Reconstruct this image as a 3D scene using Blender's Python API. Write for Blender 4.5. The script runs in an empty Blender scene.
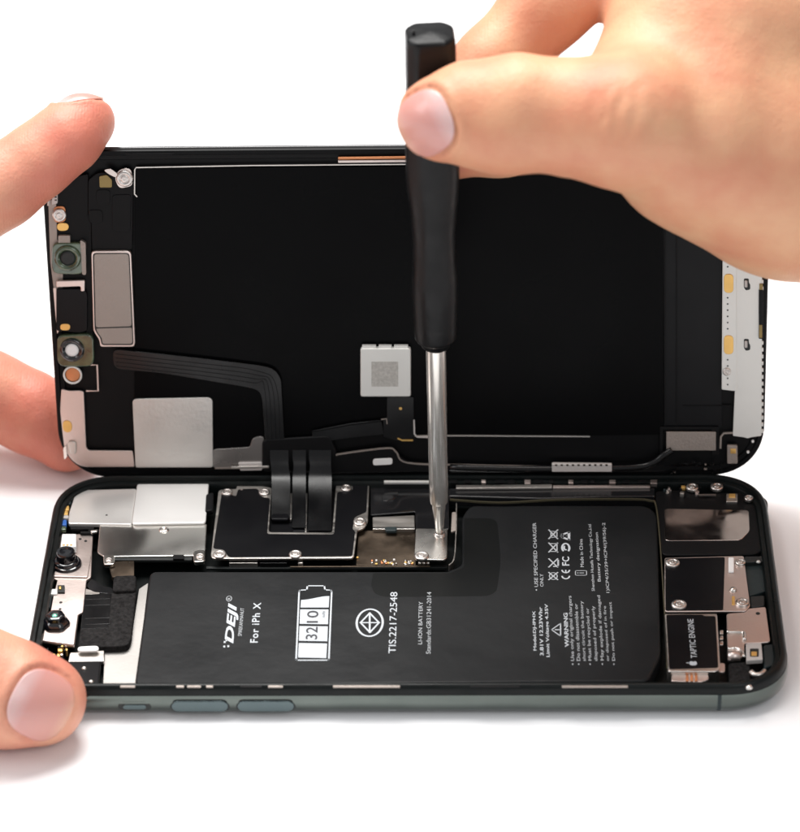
import bpy, bmesh, math, random
import numpy as np
from mathutils import Vector
random.seed(7); rng = np.random.default_rng(7)
V = lambda *a: np.array(a, dtype=float)
nrm = lambda v: v/np.linalg.norm(v)
C = bpy.context.scene.collection

# ------------------------------------------------------------------ camera (millimetres, written to the scene in metres)
CAM = V(12.82, -533.75, 388.47); PITCH, YAW, ROLL, F = 0.573108, -0.0257832, -0.0175048, 3360.3
_f = V(math.sin(YAW)*math.cos(PITCH), math.cos(YAW)*math.cos(PITCH), -math.sin(PITCH))
_r = nrm(np.cross(_f, V(0,0,1))); _u = np.cross(_r, _f)
cR = math.cos(ROLL)*_r + math.sin(ROLL)*_u; cU = -math.sin(ROLL)*_r + math.cos(ROLL)*_u; cF = _f
def ray(px, py): return cF + cR*(px-400)/F - cU*(py-416)/F
def B(px, py, z):                                   # point of the phone's body at height z
    d = ray(px, py); return CAM + d*((z-CAM[2])/d[2])
def Cp(px, py, D): return CAM + ray(px, py)*D
def depth(p): return float((p-CAM)@cF)
SO = V(0.08, 36.3, 5.5); SL, SR, SY = 0.178, 0.0108, -0.0165
_ex = V(math.cos(SY), math.sin(SY), 0); _n = V(-math.sin(SY), math.cos(SY), 0)
_up = math.sin(SL)*_n + math.cos(SL)*V(0,0,1)
sX = math.cos(SR)*_ex + math.sin(SR)*_up; sU = -math.sin(SR)*_ex + math.cos(SR)*_up; sN = np.cross(sX, sU)
def S(px, py, d=0.0):                               # point of the raised screen, d above its inner face
    r = ray(px, py); return CAM + r*(((SO + sN*d - CAM)@sN)/(r@sN))
def SP(x, h, d=0.0): return SO + sX*x + sU*h + sN*d

# ------------------------------------------------------------------ materials
def mat(name, col, rough=0.5, metal=0.0, spec=0.5, bump=0.0, bscale=900.0, vary=0.0, vscale=60.0, rvary=0.0,
        coat=0.0, stretch=(1,1,1), bdist=0.0002, bdetail=4):
    m = bpy.data.materials.new(name); m.use_nodes = True
    nt = m.node_tree; N = nt.nodes; L = nt.links; p = N['Principled BSDF']
    p.inputs['Base Color'].default_value = (*col, 1); p.inputs['Roughness'].default_value = rough
    p.inputs['Metallic'].default_value = metal; p.inputs['Specular IOR Level'].default_value = spec
    p.inputs['Coat Weight'].default_value = coat; p.inputs['Coat Roughness'].default_value = 0.12
    tc = N.new('ShaderNodeTexCoord'); mp = N.new('ShaderNodeMapping'); mp.inputs['Scale'].default_value = stretch
    L.new(tc.outputs['Object'], mp.inputs['Vector'])
    if vary or rvary:
        n = N.new('ShaderNodeTexNoise'); n.inputs['Scale'].default_value = vscale; n.inputs['Detail'].default_value = 5
        L.new(mp.outputs['Vector'], n.inputs['Vector'])
        if vary:
            mr = N.new('ShaderNodeMapRange'); mr.inputs['From Min'].default_value = .3; mr.inputs['From Max'].default_value = .7
            mr.inputs['To Min'].default_value = 1-vary; mr.inputs['To Max'].default_value = 1+vary
            mx = N.new('ShaderNodeVectorMath'); mx.operation = 'SCALE'; mx.inputs[0].default_value = col
            L.new(n.outputs['Fac'], mr.inputs['Value']); L.new(mr.outputs['Result'], mx.inputs['Scale'])
            L.new(mx.outputs['Vector'], p.inputs['Base Color'])
        if rvary:
            mr = N.new('ShaderNodeMapRange'); mr.inputs['From Min'].default_value = .3; mr.inputs['From Max'].default_value = .7
            mr.inputs['To Min'].default_value = max(rough-rvary, .03); mr.inputs['To Max'].default_value = min(rough+rvary, 1)
            L.new(n.outputs['Fac'], mr.inputs['Value']); L.new(mr.outputs['Result'], p.inputs['Roughness'])
    if bump:
        n2 = N.new('ShaderNodeTexNoise'); n2.inputs['Scale'].default_value = bscale; n2.inputs['Detail'].default_value = bdetail
        L.new(mp.outputs['Vector'], n2.inputs['Vector'])
        b = N.new('ShaderNodeBump'); b.inputs['Strength'].default_value = bump; b.inputs['Distance'].default_value = bdist
        L.new(n2.outputs['Fac'], b.inputs['Height']); L.new(b.outputs['Normal'], p.inputs['Normal'])
    return m
M = {}
M['table']   = mat('white_table', (.92,.92,.935), .55, bump=.02, bscale=300, vary=.008, vscale=8)
M['green']   = mat('green_steel', (.085,.103,.092), .13, .9, vary=.1, vscale=120, rvary=.08, coat=.7)
M['blackrim']= mat('black_rim', (.003,.0045,.0045), .38, spec=.2, rvary=.12, vscale=200, bump=.05)
M['floor']   = mat('black_tray', (.003,.003,.003), .5, spec=.12, bump=.2, bscale=500)
M['teal']    = mat('dark_teal_plastic', (.018,.028,.03), .45, spec=.3, bump=.1)
M['battery'] = mat('battery_wrap', (.0095,.010,.0108), .42, spec=.18, bump=.5, bscale=80, bdist=.0005, rvary=.07, vscale=70)
M['tape']    = mat('battery_tape', (.0065,.007,.007), .36, spec=.14, bump=.05)
M['print']   = mat('pale_print', (.48,.51,.54), .6)
M['printdk'] = mat('dark_print', (.03,.03,.035), .6)
M['printgr'] = mat('grey_print', (.40,.42,.44), .6)
M['silver']  = mat('bright_steel', (.80,.77,.73), .22, 1, rvary=.07, vscale=80, bump=.8, bscale=70, bdist=.0010, bdetail=0)
M['steel']   = mat('brushed_steel', (.66,.62,.58), .34, 1, rvary=.08, vscale=90, bump=.08, bscale=700, stretch=(1,9,9))
M['pinksteel']= mat('warm_steel', (.72,.62,.58), .40, 1, rvary=.08, vscale=90, bump=.12, bscale=1500)
M['satin']   = mat('satin_plate', (.36,.315,.285), .55, .8, rvary=.06, vscale=160, bump=.5, bscale=2600, vary=.05)
M['whitemetal']= mat('tinned_plate', (.74,.74,.71), .5, .55, bump=.1, bscale=900, vary=.03)
M['mirror']  = mat('polished_plate', (.52,.45,.42), .14, 1, rvary=.07, vscale=300, bump=.8, bscale=55, bdist=.0016, bdetail=1)
M['screwhead']= mat('satin_screw', (.62,.58,.55), .36, 1, rvary=.1, vscale=500, bump=.15, bscale=1500)
M['shieldwhite']= mat('white_nickel', (.94,.93,.91), .34, .5, rvary=.08, vscale=80, bump=.6, bscale=30, bdist=.001, bdetail=0)
M['shieldgrad']= mat('bright_nickel', (.86,.84,.80), .25, 1, rvary=.06, vscale=55, bump=1, bscale=42, bdist=.0030, bdetail=0)
M['shieldmottle']= mat('mottled_steel', (.70,.69,.66), .38, .9, rvary=.06, vscale=260, bump=.25, bscale=1200)
M['gasket']  = mat('dark_gasket', (.075,.066,.04), .4, .3)
M['nickel']  = mat('satin_nickel', (.44,.42,.40), .42, .9, rvary=.05, vscale=50, bump=.06, bscale=1800)
M['shieldmid']= mat('pale_nickel', (.92,.90,.87), .3, .72, rvary=.06, vscale=55, bump=1, bscale=50, bdist=.0020, bdetail=0)
M['bronze']  = mat('bronze_board', (.10,.075,.055), .33, .85, rvary=.12, vscale=140, vary=.3, bump=.08)
M['gold']    = mat('gold_pad', (.80,.50,.16), .4, .7, vary=.08, vscale=300)
M['olive']   = mat('olive_gold', (.26,.19,.07), .45, .5, vary=.1, vscale=300)
M['copper']  = mat('copper', (.62,.25,.11), .42, .6, vary=.08, vscale=300)
M['label']   = mat('black_label', (.004,.004,.005), .34, spec=.16, bump=.02, rvary=.05, vscale=90)
M['panel']   = mat('screen_back', (.002,.002,.0023), .3, spec=.05, rvary=.06, vscale=40)
M['panelrim']= mat('screen_rim', (.0025,.0025,.003), .42, spec=.15, bump=.08, bscale=500)
M['board']   = mat('black_board', (.0035,.0035,.004), .5, spec=.16, bump=.15, bscale=1100)
M['flex']    = mat('black_flex', (.0035,.0035,.004), .24, spec=.34, rvary=.08, vscale=120)
M['flexgloss']= mat('glossy_flex', (.010,.010,.011), .14, spec=.6, rvary=.1, vscale=110, bump=.12, bscale=90)
M['foam']    = mat('dark_foam', (.017,.016,.016), .95, spec=.1, bump=1.0, bscale=1900, vary=.5, vscale=1500)
M['lens']    = mat('lens_glass', (.004,.004,.006), .08, spec=.6, coat=.6)
M['lensglint']= mat('coated_lens', (.25,.75,.55), .1, .6, coat=1)
M['resin']   = mat('green_resin', (.055,.085,.045), .08, .1, coat=1, vary=.5, vscale=450, bump=.3, bscale=300)
M['white']   = mat('white_plastic', (.84,.84,.83), .4)
M['blue']    = mat('blue_component', (.03,.14,.5), .3)
M['pale']    = mat('pale_mesh', (.55,.52,.50), .6, .3, bump=.4, bscale=2500)
M['handle']  = mat('black_handle', (.0045,.0045,.005), .36, spec=.2, bump=.35, bscale=800, rvary=.08, vscale=300)
M['chrome']  = mat('chrome_shaft', (.80,.77,.72), .2, .78, rvary=.07, vscale=400, bump=.06, bscale=500, stretch=(1,1,.15))
M['glassedge']= mat('screen_glass_edge', (.03,.03,.033), .12, spec=.6)
M['etch']    = mat('etched_grey', (.50,.49,.46), .75, .2, bump=.6, bscale=2600, vary=.14, vscale=1800)
M['film']    = mat('smoky_film', (.25,.235,.225), .28, .8, rvary=.08, vscale=120)

def skin_material(name, base, red):
    m = bpy.data.materials.new(name); m.use_nodes = True
    nt = m.node_tree; N = nt.nodes; L = nt.links; p = N['Principled BSDF']
    at = N.new('ShaderNodeAttribute'); at.attribute_name = 'flush'
    tc = N.new('ShaderNodeTexCoord')
    n = N.new('ShaderNodeTexNoise'); n.inputs['Scale'].default_value = 85; n.inputs['Detail'].default_value = 6
    L.new(tc.outputs['Object'], n.inputs['Vector'])
    ad = N.new('ShaderNodeMath'); ad.operation = 'MULTIPLY_ADD'; ad.inputs[1].default_value = 1.9; ad.inputs[2].default_value = -.84
    L.new(n.outputs['Fac'], ad.inputs[0])
    a2 = N.new('ShaderNodeMath'); a2.operation = 'ADD'; a2.use_clamp = True
    L.new(ad.outputs[0], a2.inputs[0]); L.new(at.outputs['Fac'], a2.inputs[1])
    mx = N.new('ShaderNodeMix'); mx.data_type = 'RGBA'
    mx.inputs['A'].default_value = (*base, 1); mx.inputs['B'].default_value = (*red, 1)
    L.new(a2.outputs[0], mx.inputs['Factor']); L.new(mx.outputs['Result'], p.inputs['Base Color'])
    p.inputs['Roughness'].default_value = .5; p.inputs['Specular IOR Level'].default_value = .42
    p.inputs['Subsurface Weight'].default_value = .14; p.inputs['Subsurface Radius'].default_value = (1.0,.35,.18)
    p.inputs['Subsurface Scale'].default_value = .0022
    v = N.new('ShaderNodeTexVoronoi'); v.inputs['Scale'].default_value = 1000; v.feature = 'DISTANCE_TO_EDGE'
    n2 = N.new('ShaderNodeTexNoise'); n2.inputs['Scale'].default_value = 420; n2.inputs['Detail'].default_value = 6
    L.new(tc.outputs['Object'], n2.inputs['Vector'])
    wm = N.new('ShaderNodeVectorMath'); wm.operation = 'MULTIPLY_ADD'; wm.inputs[1].default_value = (.0012,)*3
    L.new(n2.outputs['Color'], wm.inputs[0]); L.new(tc.outputs['Object'], wm.inputs[2]); L.new(wm.outputs[0], v.inputs['Vector'])
    hs = N.new('ShaderNodeMath'); hs.operation = 'MULTIPLY_ADD'; hs.inputs[1].default_value = .45
    L.new(v.outputs['Distance'], hs.inputs[0]); L.new(n2.outputs['Fac'], hs.inputs[2])
    wv = N.new('ShaderNodeTexWave'); wv.inputs['Scale'].default_value = 560; wv.inputs['Distortion'].default_value = 5; wv.inputs['Detail'].default_value = 1; wv.inputs['Detail Scale'].default_value = .25
    L.new(tc.outputs['Object'], wv.inputs['Vector'])
    h3 = N.new('ShaderNodeMath'); h3.operation = 'MULTIPLY_ADD'; h3.inputs[1].default_value = .06
    L.new(wv.outputs['Fac'], h3.inputs[0]); L.new(hs.outputs[0], h3.inputs[2]); hs = h3
    b = N.new('ShaderNodeBump'); b.inputs['Strength'].default_value = .55; b.inputs['Distance'].default_value = .0003
    L.new(hs.outputs[0], b.inputs['Height']); L.new(b.outputs['Normal'], p.inputs['Normal'])
    return m
M['skin'] = skin_material('skin', (.66,.345,.225), (.60,.195,.135)); M['skin_tan'] = skin_material('skin_tan', (.66,.355,.205), (.56,.195,.115))
def nail_material():
    m = bpy.data.materials.new('fingernail'); m.use_nodes = True
    nt = m.node_tree; N = nt.nodes; L = nt.links; p = N['Principled BSDF']
    at = N.new('ShaderNodeAttribute'); at.attribute_name = 'along'
    cr = N.new('ShaderNodeValToRGB'); e = cr.color_ramp.elements
    e[0].position = 0; e[0].color = (.63,.43,.42,1); e[1].position = .16; e[1].color = (.62,.39,.375,1)
    for q, c in ((.34,(.58,.28,.25,1)), (.80,(.58,.27,.225,1)), (1.0,(.64,.345,.24,1))):
        k = cr.color_ramp.elements.new(q); k.color = c
    tn = N.new('ShaderNodeTexCoord'); nn_ = N.new('ShaderNodeTexNoise'); nn_.inputs['Scale'].default_value = 500; L.new(tn.outputs['Object'], nn_.inputs['Vector']); bn = N.new('ShaderNodeBump'); bn.inputs['Strength'].default_value = .3; bn.inputs['Distance'].default_value = .0002; L.new(nn_.outputs['Fac'], bn.inputs['Height']); L.new(bn.outputs['Normal'], p.inputs['Normal'])
    L.new(at.outputs['Fac'], cr.inputs['Fac']); L.new(cr.outputs['Color'], p.inputs['Base Color'])
    p.inputs['Roughness'].default_value = .27; p.inputs['Subsurface Weight'].default_value = .15
    p.inputs['Subsurface Scale'].default_value = .002
    return m
M['nail'] = nail_material()

# ------------------------------------------------------------------ object helpers
ORG = {}
def empty(name, loc, label, cat, group=None):
    o = bpy.data.objects.new(name, None); C.objects.link(o); o.empty_display_size = .01
    o.location = Vector(loc)*.001; o['label'] = label; o['category'] = cat
    if group: o['group'] = group
    ORG[o] = V(*loc); return o
def org(o): return ORG.get(o, V(0,0,0))
def obj(name, verts, faces, m, parent=None, smooth=False, bevel=0.0, segs=2, label=None, origin=None):
    o0 = org(parent) if parent is not None else (V(*origin) if origin is not None else V(0,0,0))
    me = bpy.data.meshes.new(name)
    vs = (np.asarray(verts, float)-o0)*.001
    me.from_pydata([tuple(v) for v in vs], [], [tuple(int(i) for i in f) for f in faces])
    bm = bmesh.new(); bm.from_mesh(me); bmesh.ops.remove_doubles(bm, verts=bm.verts, dist=1e-7)
    bmesh.ops.recalc_face_normals(bm, faces=bm.faces); bm.to_mesh(me); bm.free()
    for mm in (m if isinstance(m, (list, tuple)) else [m]): me.materials.append(mm)
    o = bpy.data.objects.new(name, me); C.objects.link(o)
    if parent is not None: o.parent = parent; ORG[o] = o0
    else: o.location = Vector(o0)*.001; ORG[o] = o0
    if smooth: me.shade_smooth()
    if bevel:
        b = o.modifiers.new('bevel', 'BEVEL'); b.width = bevel*.001; b.segments = segs; b.limit_method = 'ANGLE'; b.angle_limit = .6
        b.harden_normals = False
        me.shade_smooth()
        w = o.modifiers.new('wn', 'WEIGHTED_NORMAL'); w.keep_sharp = True
    if label: o['label'] = label
    return o
class G:                                            # collects geometry for one mesh
    def __init__(s): s.v = []; s.f = []
    def add(s, vs, fs):
        k = len(s.v); s.v += [np.asarray(v, float) for v in vs]; s.f += [tuple(i+k for i in f) for f in fs]; return s
    def prism(s, top, down):
        n = len(top); top = [np.asarray(p) for p in top]
        vs = top + [p+down for p in top]
        fs = [tuple(range(n)), tuple(range(2*n-1, n-1, -1))] + [(i, (i+1) % n, (i+1) % n+n, i+n) for i in range(n)]
        return s.add(vs, fs)
    def lathe(s, prof, c, ax, n=28, ref=None, rf=None, cap=True):
        ax = nrm(ax); a = nrm(np.cross(ax, V(0,1,.01) if ref is None else ref)); b = np.cross(ax, a)
        vs = []; fs = []
        for (r, h) in prof:
            for i in range(n):
                t = 2*math.pi*i/n; q = r if rf is None else r*rf(t, h)
                vs.append(c + ax*h + q*(math.cos(t)*a + math.sin(t)*b))
        for k in range(len(prof)-1):
            for i in range(n): fs.append((k*n+i, k*n+(i+1) % n, (k+1)*n+(i+1) % n, (k+1)*n+i))
        if cap: fs.append(tuple(range(n))); fs.append(tuple(range((len(prof)-1)*n, len(prof)*n)))
        return s.add(vs, fs)
    def tube(s, pts, r, n=10):
        pts = [np.asarray(p, float) for p in pts]; vs = []; fs = []
        for k, p in enumerate(pts):
            t = nrm(pts[min(k+1, len(pts)-1)]-pts[max(k-1, 0)]); a = nrm(np.cross(t, V(.1,.3,1))); b = np.cross(t, a)
            rr = r[k] if isinstance(r, (list, tuple)) else r
            for i in range(n): vs.append(p+rr*(math.cos(2*math.pi*i/n)*a+math.sin(2*math.pi*i/n)*b))
        for k in range(len(pts)-1):
            for i in range(n): fs.append((k*n+i, k*n+(i+1) % n, (k+1)*n+(i+1) % n, (k+1)*n+i))
        fs.append(tuple(range(n))); fs.append(tuple(range((len(pts)-1)*n, len(pts)*n)))
        return s.add(vs, fs)
    def obj(s, name, m, parent=None, **k): return obj(name, s.v, s.f, m, parent, **k)
def rnd(pts, r, n=5, closed=True):                  # round the corners of a polygon
    pts = [np.asarray(p, float) for p in pts]; out = []; N = len(pts)
    for i, p in enumerate(pts):
        rr = r[i] if isinstance(r, (list, tuple)) else r
        if rr <= 0: out.append(p); continue
        a = pts[i-1]; b = pts[(i+1) % N]
        da = min(rr, .48*np.linalg.norm(a-p)); db = min(rr, .48*np.linalg.norm(b-p))
        A = p+nrm(a-p)*da; D = p+nrm(b-p)*db
        for k in range(n+1):
            t = k/n; out.append((1-t)**2*A + 2*t*(1-t)*p + t*t*D)
    return out
def smooth_path(pts, n=6):
    P = [np.asarray(p, float) for p in pts]; P = [2*P[0]-P[1]]+P+[2*P[-1]-P[-2]]; out = []
    for i in range(1, len(P)-2):
        for k in range(n):
            t = k/n
            out.append(.5*((2*P[i])+(-P[i-1]+P[i+1])*t+(2*P[i-1]-5*P[i]+4*P[i+1]-P[i+2])*t*t+(-P[i-1]+3*P[i]-3*P[i+1]+P[i+2])*t**3))
    out.append(P[-2]); return out
DN = V(0,0,-1)
def bpoly(name, px, z, t, m, parent, r=0.5, bevel=.08, **k):      # plate in the body: outline, top height, thickness
    return G().prism(rnd([B(x, y, z) for x, y in px], r), DN*t).obj(name, m, parent, bevel=bevel, **k)
def spoly(name, px, d, t, m, parent, r=0.5, bevel=.08, **k):      # plate on the screen's inner face
    return G().prism(rnd([S(x, y, d) for x, y in px], r), -sN*t).obj(name, m, parent, bevel=bevel, **k)
def rect(x0, y0, x1, y1): return [(x0,y0),(x1,y0),(x1,y1),(x0,y1)]
def screw(c, ax, r, parent, m='steel', depth_=.6):
    ax = nrm(ax); r = r*1.12
    g = G().lathe([(.001,-.02),(.13*r,-.02),(.15*r,.07),(.34*r,.08),(.40*r,.05),(.44*r,-.03),(.54*r,-.03),(.58*r,.05),(.66*r,.09),(.86*r,.06),(.97*r,-.04),(r,-.16),(r,-depth_)], c, ax, 30)
    o = g.obj('screw', M['screwhead'], parent, smooth=True); o.modifiers.new('e', 'EDGE_SPLIT').split_angle = .9
    a = nrm(np.cross(ax, V(0,1,.3))); d = G()
    for k in range(3):                               # the drive slots sunk in the middle
        t = k*2.094+c[0]; u = math.cos(t)*a+math.sin(t)*np.cross(ax, a); e = np.cross(ax, u)
        q = c+ax*(.085+.004*k); d.prism([q+u*.30*r+e*.05*r, q-u*.02*r+e*.05*r, q-u*.02*r-e*.05*r, q+u*.30*r-e*.05*r], -ax*.05)
    d.obj('screw_drive', M['slot'], o) if False else None
    return o
def bscrew(px, py, z, r, parent, **k): return screw(B(px, py, z), V(0,0,1), r, parent, **k)
def sscrew(px, py, d, r, parent, **k): return screw(S(px, py, d), sN, r, parent, **k)
def line3(pts, w, h, up, g=None):                   # flat strip following points, width w, height h
    g = g or G(); pts = [np.asarray(p, float) for p in pts]; L = []; R = []
    for k, p in enumerate(pts):
        t = nrm(pts[min(k+1, len(pts)-1)]-pts[max(k-1, 0)]); e = nrm(np.cross(up, t))
        L.append(p+e*w/2); R.append(p-e*w/2)
    return g.prism(L+R[::-1], -nrm(up)*h)

# ================================================================== SETTING
tg = G(); n = 8
tg.add([V(-2500,-2500,0), V(2500,-2500,0), V(2500,2500,0), V(-2500,2500,0)], [(0,1,2,3)])
tb = tg.obj('table_top', M['table']); tb['kind'] = 'structure'

# ================================================================== PHONE BODY
phone = empty('phone', (0,0,0), 'opened phone body lying flat on the white table with battery and boards exposed', 'phone')
HX, HY, R0 = 72.0, 35.7, 12.5
def ring(d, z, n=14, p=2.25):
    hx, hy, r = HX+d, HY+d, max(R0+d, 1); out = []
    for cx, cy, a0 in ((hx-r, hy-r, 0), (-hx+r, hy-r, 90), (-hx+r, -hy+r, 180), (hx-r, -hy+r, 270)):
        for k in range(n+1):
            a = math.radians(a0+90*k/n); c, s = math.cos(a), math.sin(a)
            out.append(V(cx+r*math.copysign(abs(c)**(2/p), c), cy+r*math.copysign(abs(s)**(2/p), s), z))
    return out
def loft(prof, cap0=False, cap1=False):
    g = G(); rings = [ring(d, z) for d, z in prof]; n = len(rings[0]); vs = [p for r_ in rings for p in r_]; fs = []
    for k in range(len(rings)-1):
        for i in range(n): fs.append((k*n+i, k*n+(i+1) % n, (k+1)*n+(i+1) % n, (k+1)*n+i))
    if cap0: fs.append(tuple(range(n)))
    if cap1: fs.append(tuple(range((len(rings)-1)*n, len(rings)*n)))
    return g.add(vs, fs)
side_prof = [(-3.2,.05),(-1.9,.2),(-.9,.6),(-.25,1.25),(.15,2.0),(.32,2.9),(.34,3.7),(.26,4.4),(.10,4.95)]
frame = loft(side_prof, cap0=True).obj('housing', M['green'], phone, smooth=True)
rimo = loft([(.04,4.95),(-.02,5.6),(-.10,6.2),(-.32,6.7),(-.6,6.94),(-.9,7.0),(-1.25,6.95),(-1.4,6.6),(-1.45,6.1),(-2.2,6.0),(-2.4,5.6),(-2.75,1.2)], cap1=True).obj('rim', M['blackrim'], phone, smooth=True)
m_ = rimo.modifiers.new('es', 'EDGE_SPLIT'); m_.split_angle = .9
# antenna bands in the frame
def band(x, side, w=.7):
    g = G(); vs = []
    for d, z in side_prof[1:]:
        for sx in (-w/2, w/2): vs.append(V(x+sx, side*(HY+d+.03), z))
    fs = [(2*k, 2*k+1, 2*k+3, 2*k+2) for k in range(len(side_prof)-2)]
    g.add(vs, fs); o = g.obj('antenna_band', M['teal'], frame); 
    s = o.modifiers.new('so', 'SOLIDIFY'); s.thickness = .0001; s.offset = -1
    return o
band(58.6, -1); band(-58.0, 1); band(58.0, 1)
# side buttons on the near side
def side_button(xa, xb, z0, z1, out, name, m):
    a = xa; b = xb; y = -HY-.30
    r = (z1-z0)/2; pts = []
    for k in range(9): t = math.pi/2+math.pi*k/8; pts.append(V(a+r+r*math.cos(t), y-out, (z0+z1)/2+r*math.sin(t)))
    for k in range(9): t = -math.pi/2+math.pi*k/8; pts.append(V(b-r+r*math.cos(t), y-out, (z0+z1)/2+r*math.sin(t)))
    return G().prism(pts, V(0,1,0)*(out+.5)).obj(name, m, frame, bevel=.18, segs=3)
def fx(px): return B(px, 704, 3.5)[0]
M['button'] = mat('steel_button', (.085,.11,.115), .16, .9, rvary=.06, vscale=200)
M['slot'] = mat('button_gap', (.006,.008,.008), .5)
for xa, xb in ((fx(171), fx(228)), (fx(237), fx(294))):
    side_button(xa-.35, xb+.35, 1.35, 4.35, .03, 'button_seat', M['slot'])
    side_button(xa, xb, 1.6, 4.1, .38, 'volume_button', M['button'])
side_button(fx(118)-.2, fx(150)+.2, 1.7, 4.0, .03, 'switch_slot', M['slot'])
side_button(fx(122), fx(146), 2.0, 3.2, .22, 'mute_switch', M['button'])

# ---- battery
BZ = 5.1
batt_px = [(150,571),(447,571),(462,565),(462,516),(470,505),(648,505),(658,514),(661,655),(648,681),(134,686)]
bt = G().prism(rnd([B(x, y, BZ) for x, y in batt_px], [1.6,.3,1.6,1.6,1.6,2.2,2.2,1.5,1.5,2.2]), DN*3.6).obj('battery', M['battery'], phone, bevel=.55, segs=4)
bpoly('battery_tape', [(373,573),(450,573),(464,567),(464,518),(497,518),(501,560),(496,596),(376,597),(371,585)], BZ+.035, .06, M['tape'], bt, r=[.5,.5,.5,.5,2.5,4,3,3,1], bevel=.03)
# printing on the battery, one mesh
PR = G(); PD = G(); PG = G()
ZP = BZ+.045
def text_into(g, s, x0, x1, yb, yt, bold=0.0, shear=0.0, z=ZP, spacing=1.0):
    cu = bpy.data.curves.new('t', 'FONT'); cu.body = s; cu.offset = bold; cu.shear = shear; cu.space_character = spacing; cu.resolution_u = 3
    o = bpy.data.objects.new('t', cu); C.objects.link(o)
    bpy.context.view_layer.update()
    me = bpy.data.meshes.new_from_object(o.evaluated_get(bpy.context.evaluated_depsgraph_get()))
    co = np.array([v.co[:2] for v in me.vertices]); fs = [tuple(p.vertices) for p in me.polygons]
    bpy.data.objects.remove(o); bpy.data.curves.remove(cu); bpy.data.meshes.remove(me)
    mn = co.min(0); mx = co.max(0); q = (co-mn)/(mx-mn)
    ym = (yb+yt)/2; X1 = B(x1, ym, z)[0]; X0 = B(x0, ym, z)[0]; Y0 = B((x0+x1)/2, yb, z)[1]; Y1 = B((x0+x1)/2, yt, z)[1]
    g.add([V(X1+(X0-X1)*v, Y0+(Y1-Y0)*u, z) for u, v in q], fs)
def stroke(g, px, w, closed=False, z=ZP):
    P = [B(x, y, z) for x, y in px]
    if closed: P = P+[P[0]]
    for a, b in zip(P[:-1], P[1:]):
        t = nrm(b-a); e = V(-t[1], t[0], 0)*w/2; a2 = a-t*w/2; b2 = b+t*w/2
        k = 0.0004*len(g.f)
        g.add([a2+e, b2+e, b2-e, a2-e], [(0,1,2,3)])
def area(g, px, z=ZP): g.add([B(x, y, z) for x, y in px], [tuple(range(len(px)))])
def arc(g, c, rx, ry, a0, a1, w, z=ZP, n=24):
    cc = B(*c, z); R = B(c[0]+rx, c[1], z)[0]-cc[0]; Q = cc[1]-B(c[0], c[1]+ry, z)[1]; vs = []
    for k in range(n+1):
        t = math.radians(a0+(a1-a0)*k/n)
        for q in (-w/2, w/2): vs.append(cc+V((R+q)*math.cos(t), (Q+q)*math.sin(t), 0))
    g.add(vs, [(2*k, 2*k+1, 2*k+3, 2*k+2) for k in range(n)])
T = [("\u2022 USE SPECIFIED CHARGER",533.6,537.2,590.7,522.7,0),("ONLY",540,543.4,586.6,573.8,0),
 ("Made in China",579.8,583.2,567,539,0),("Shenzhen Hutaifa Technology Co.,Ltd",590,593.9,591,524.3,0),
 ("Battery designation",596.4,600.4,581.5,532.5,0),("1)ICP4/35/39+ICP4/(39/56)-2",604.3,608.3,592.8,522.7,0),
 ("Model:DJ-IPHX",533,536.8,650.6,611,.012),("3.81V\u2393 12.23Whr".replace("\u2393",""),539.4,543,655.5,607,.012),
 ("Limit Voltage 4.35V",545.6,549.8,657,604,.012),("WARNING",564.2,568.4,647,612.8,.02),
 ("\u2022 Use only original chargers",569.6,573.9,665,595.8,0),("\u2022 Do not disassemble or",575.6,579.1,665,603.6,0),
 ("short circuit the battery",581.3,585.3,661,601,0),("\u2022 Must be recycled or",587.2,591.3,665,608,0),
 ("disposed of properly",593,597,661,606,0),("\u2022 May explode if damaged",599,603.1,665,595.4,0),
 ("or disposed of in fire",604.9,608.4,661,606,0),("\u2022 Do not push or impact",610.6,614.4,665,602,0)]
for s, x0, x1, yb, yt, bo in T: text_into(PG if bo == 0 else PR, s, x0, x1, yb, yt, bold=bo+.006)
text_into(PR, "DEJI", 226.3, 237.8, 643.5, 603, bold=.03, shear=.28)
for i, (x, y) in enumerate(((224.2,646.5),(226.2,644.2),(224.6,642),(228.2,646.2),(226.4,640.2),(228.6,642.2))):
    if i % 2 == 0 or i == 3: area(PR, rect(x-.9, y-.9, x+.9, y+.9))
arc(PG, (229,598.6), 2.6, 2.6, 0, 360, .12); text_into(PG, "R", 227.8, 230.4, 599.8, 597.4)
text_into(PG, "SPIREKANMANUT", 239.2, 242.8, 636, 608, bold=.0)
text_into(PR, "For iPh X", 251.8, 259.4, 642.6, 602.6, bold=.012, spacing=1.15)
def ic(u, v): return (210+u/5.714, 580+v/5.714)
stroke(PR, [ic(*p) for p in ((492,452),(509,66),(514,58),(553,56),(556,33),(653,33),(657,56),(690,58),(695,66),(679,452),(674,458),(497,458))], .30, True)
n = 14
top = [ic(520+ (682-520)*k/n, 114+(-2*math.sin(k/n*1.6)) - 20*(.5-.5*math.cos(math.pi*k/n))) for k in range(n+1)]
area(PR, top+[ic(678,157), ic(517,157)])
area(PR, [ic(515,168), ic(677,168), ic(674,253), ic(512,250)])
area(PR, [ic(511,263), ic(673,265), ic(670,350), ic(508,347)])
area(PR, [ic(507,360), ic(669,363), ic(664,446), ic(503,442)])
text_into(PD, "10", 306.8, 318.4, 622.8, 610.6, bold=.012, z=ZP+.02); text_into(PD, "32", 305.8, 317.6, 639.4, 626.8, bold=.012, z=ZP+.02)
text_into(PD, "mAh", 322, 325, 617.5, 611, z=ZP+.02)
c0 = (369.7, 622.6); arc(PR, c0, 13, 13.6, 0, 360, .42, n=48)
stroke(PR, [(369.7,613),(379,622.6),(369.9,632.4),(360.5,622.6)], .34, True)
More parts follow.
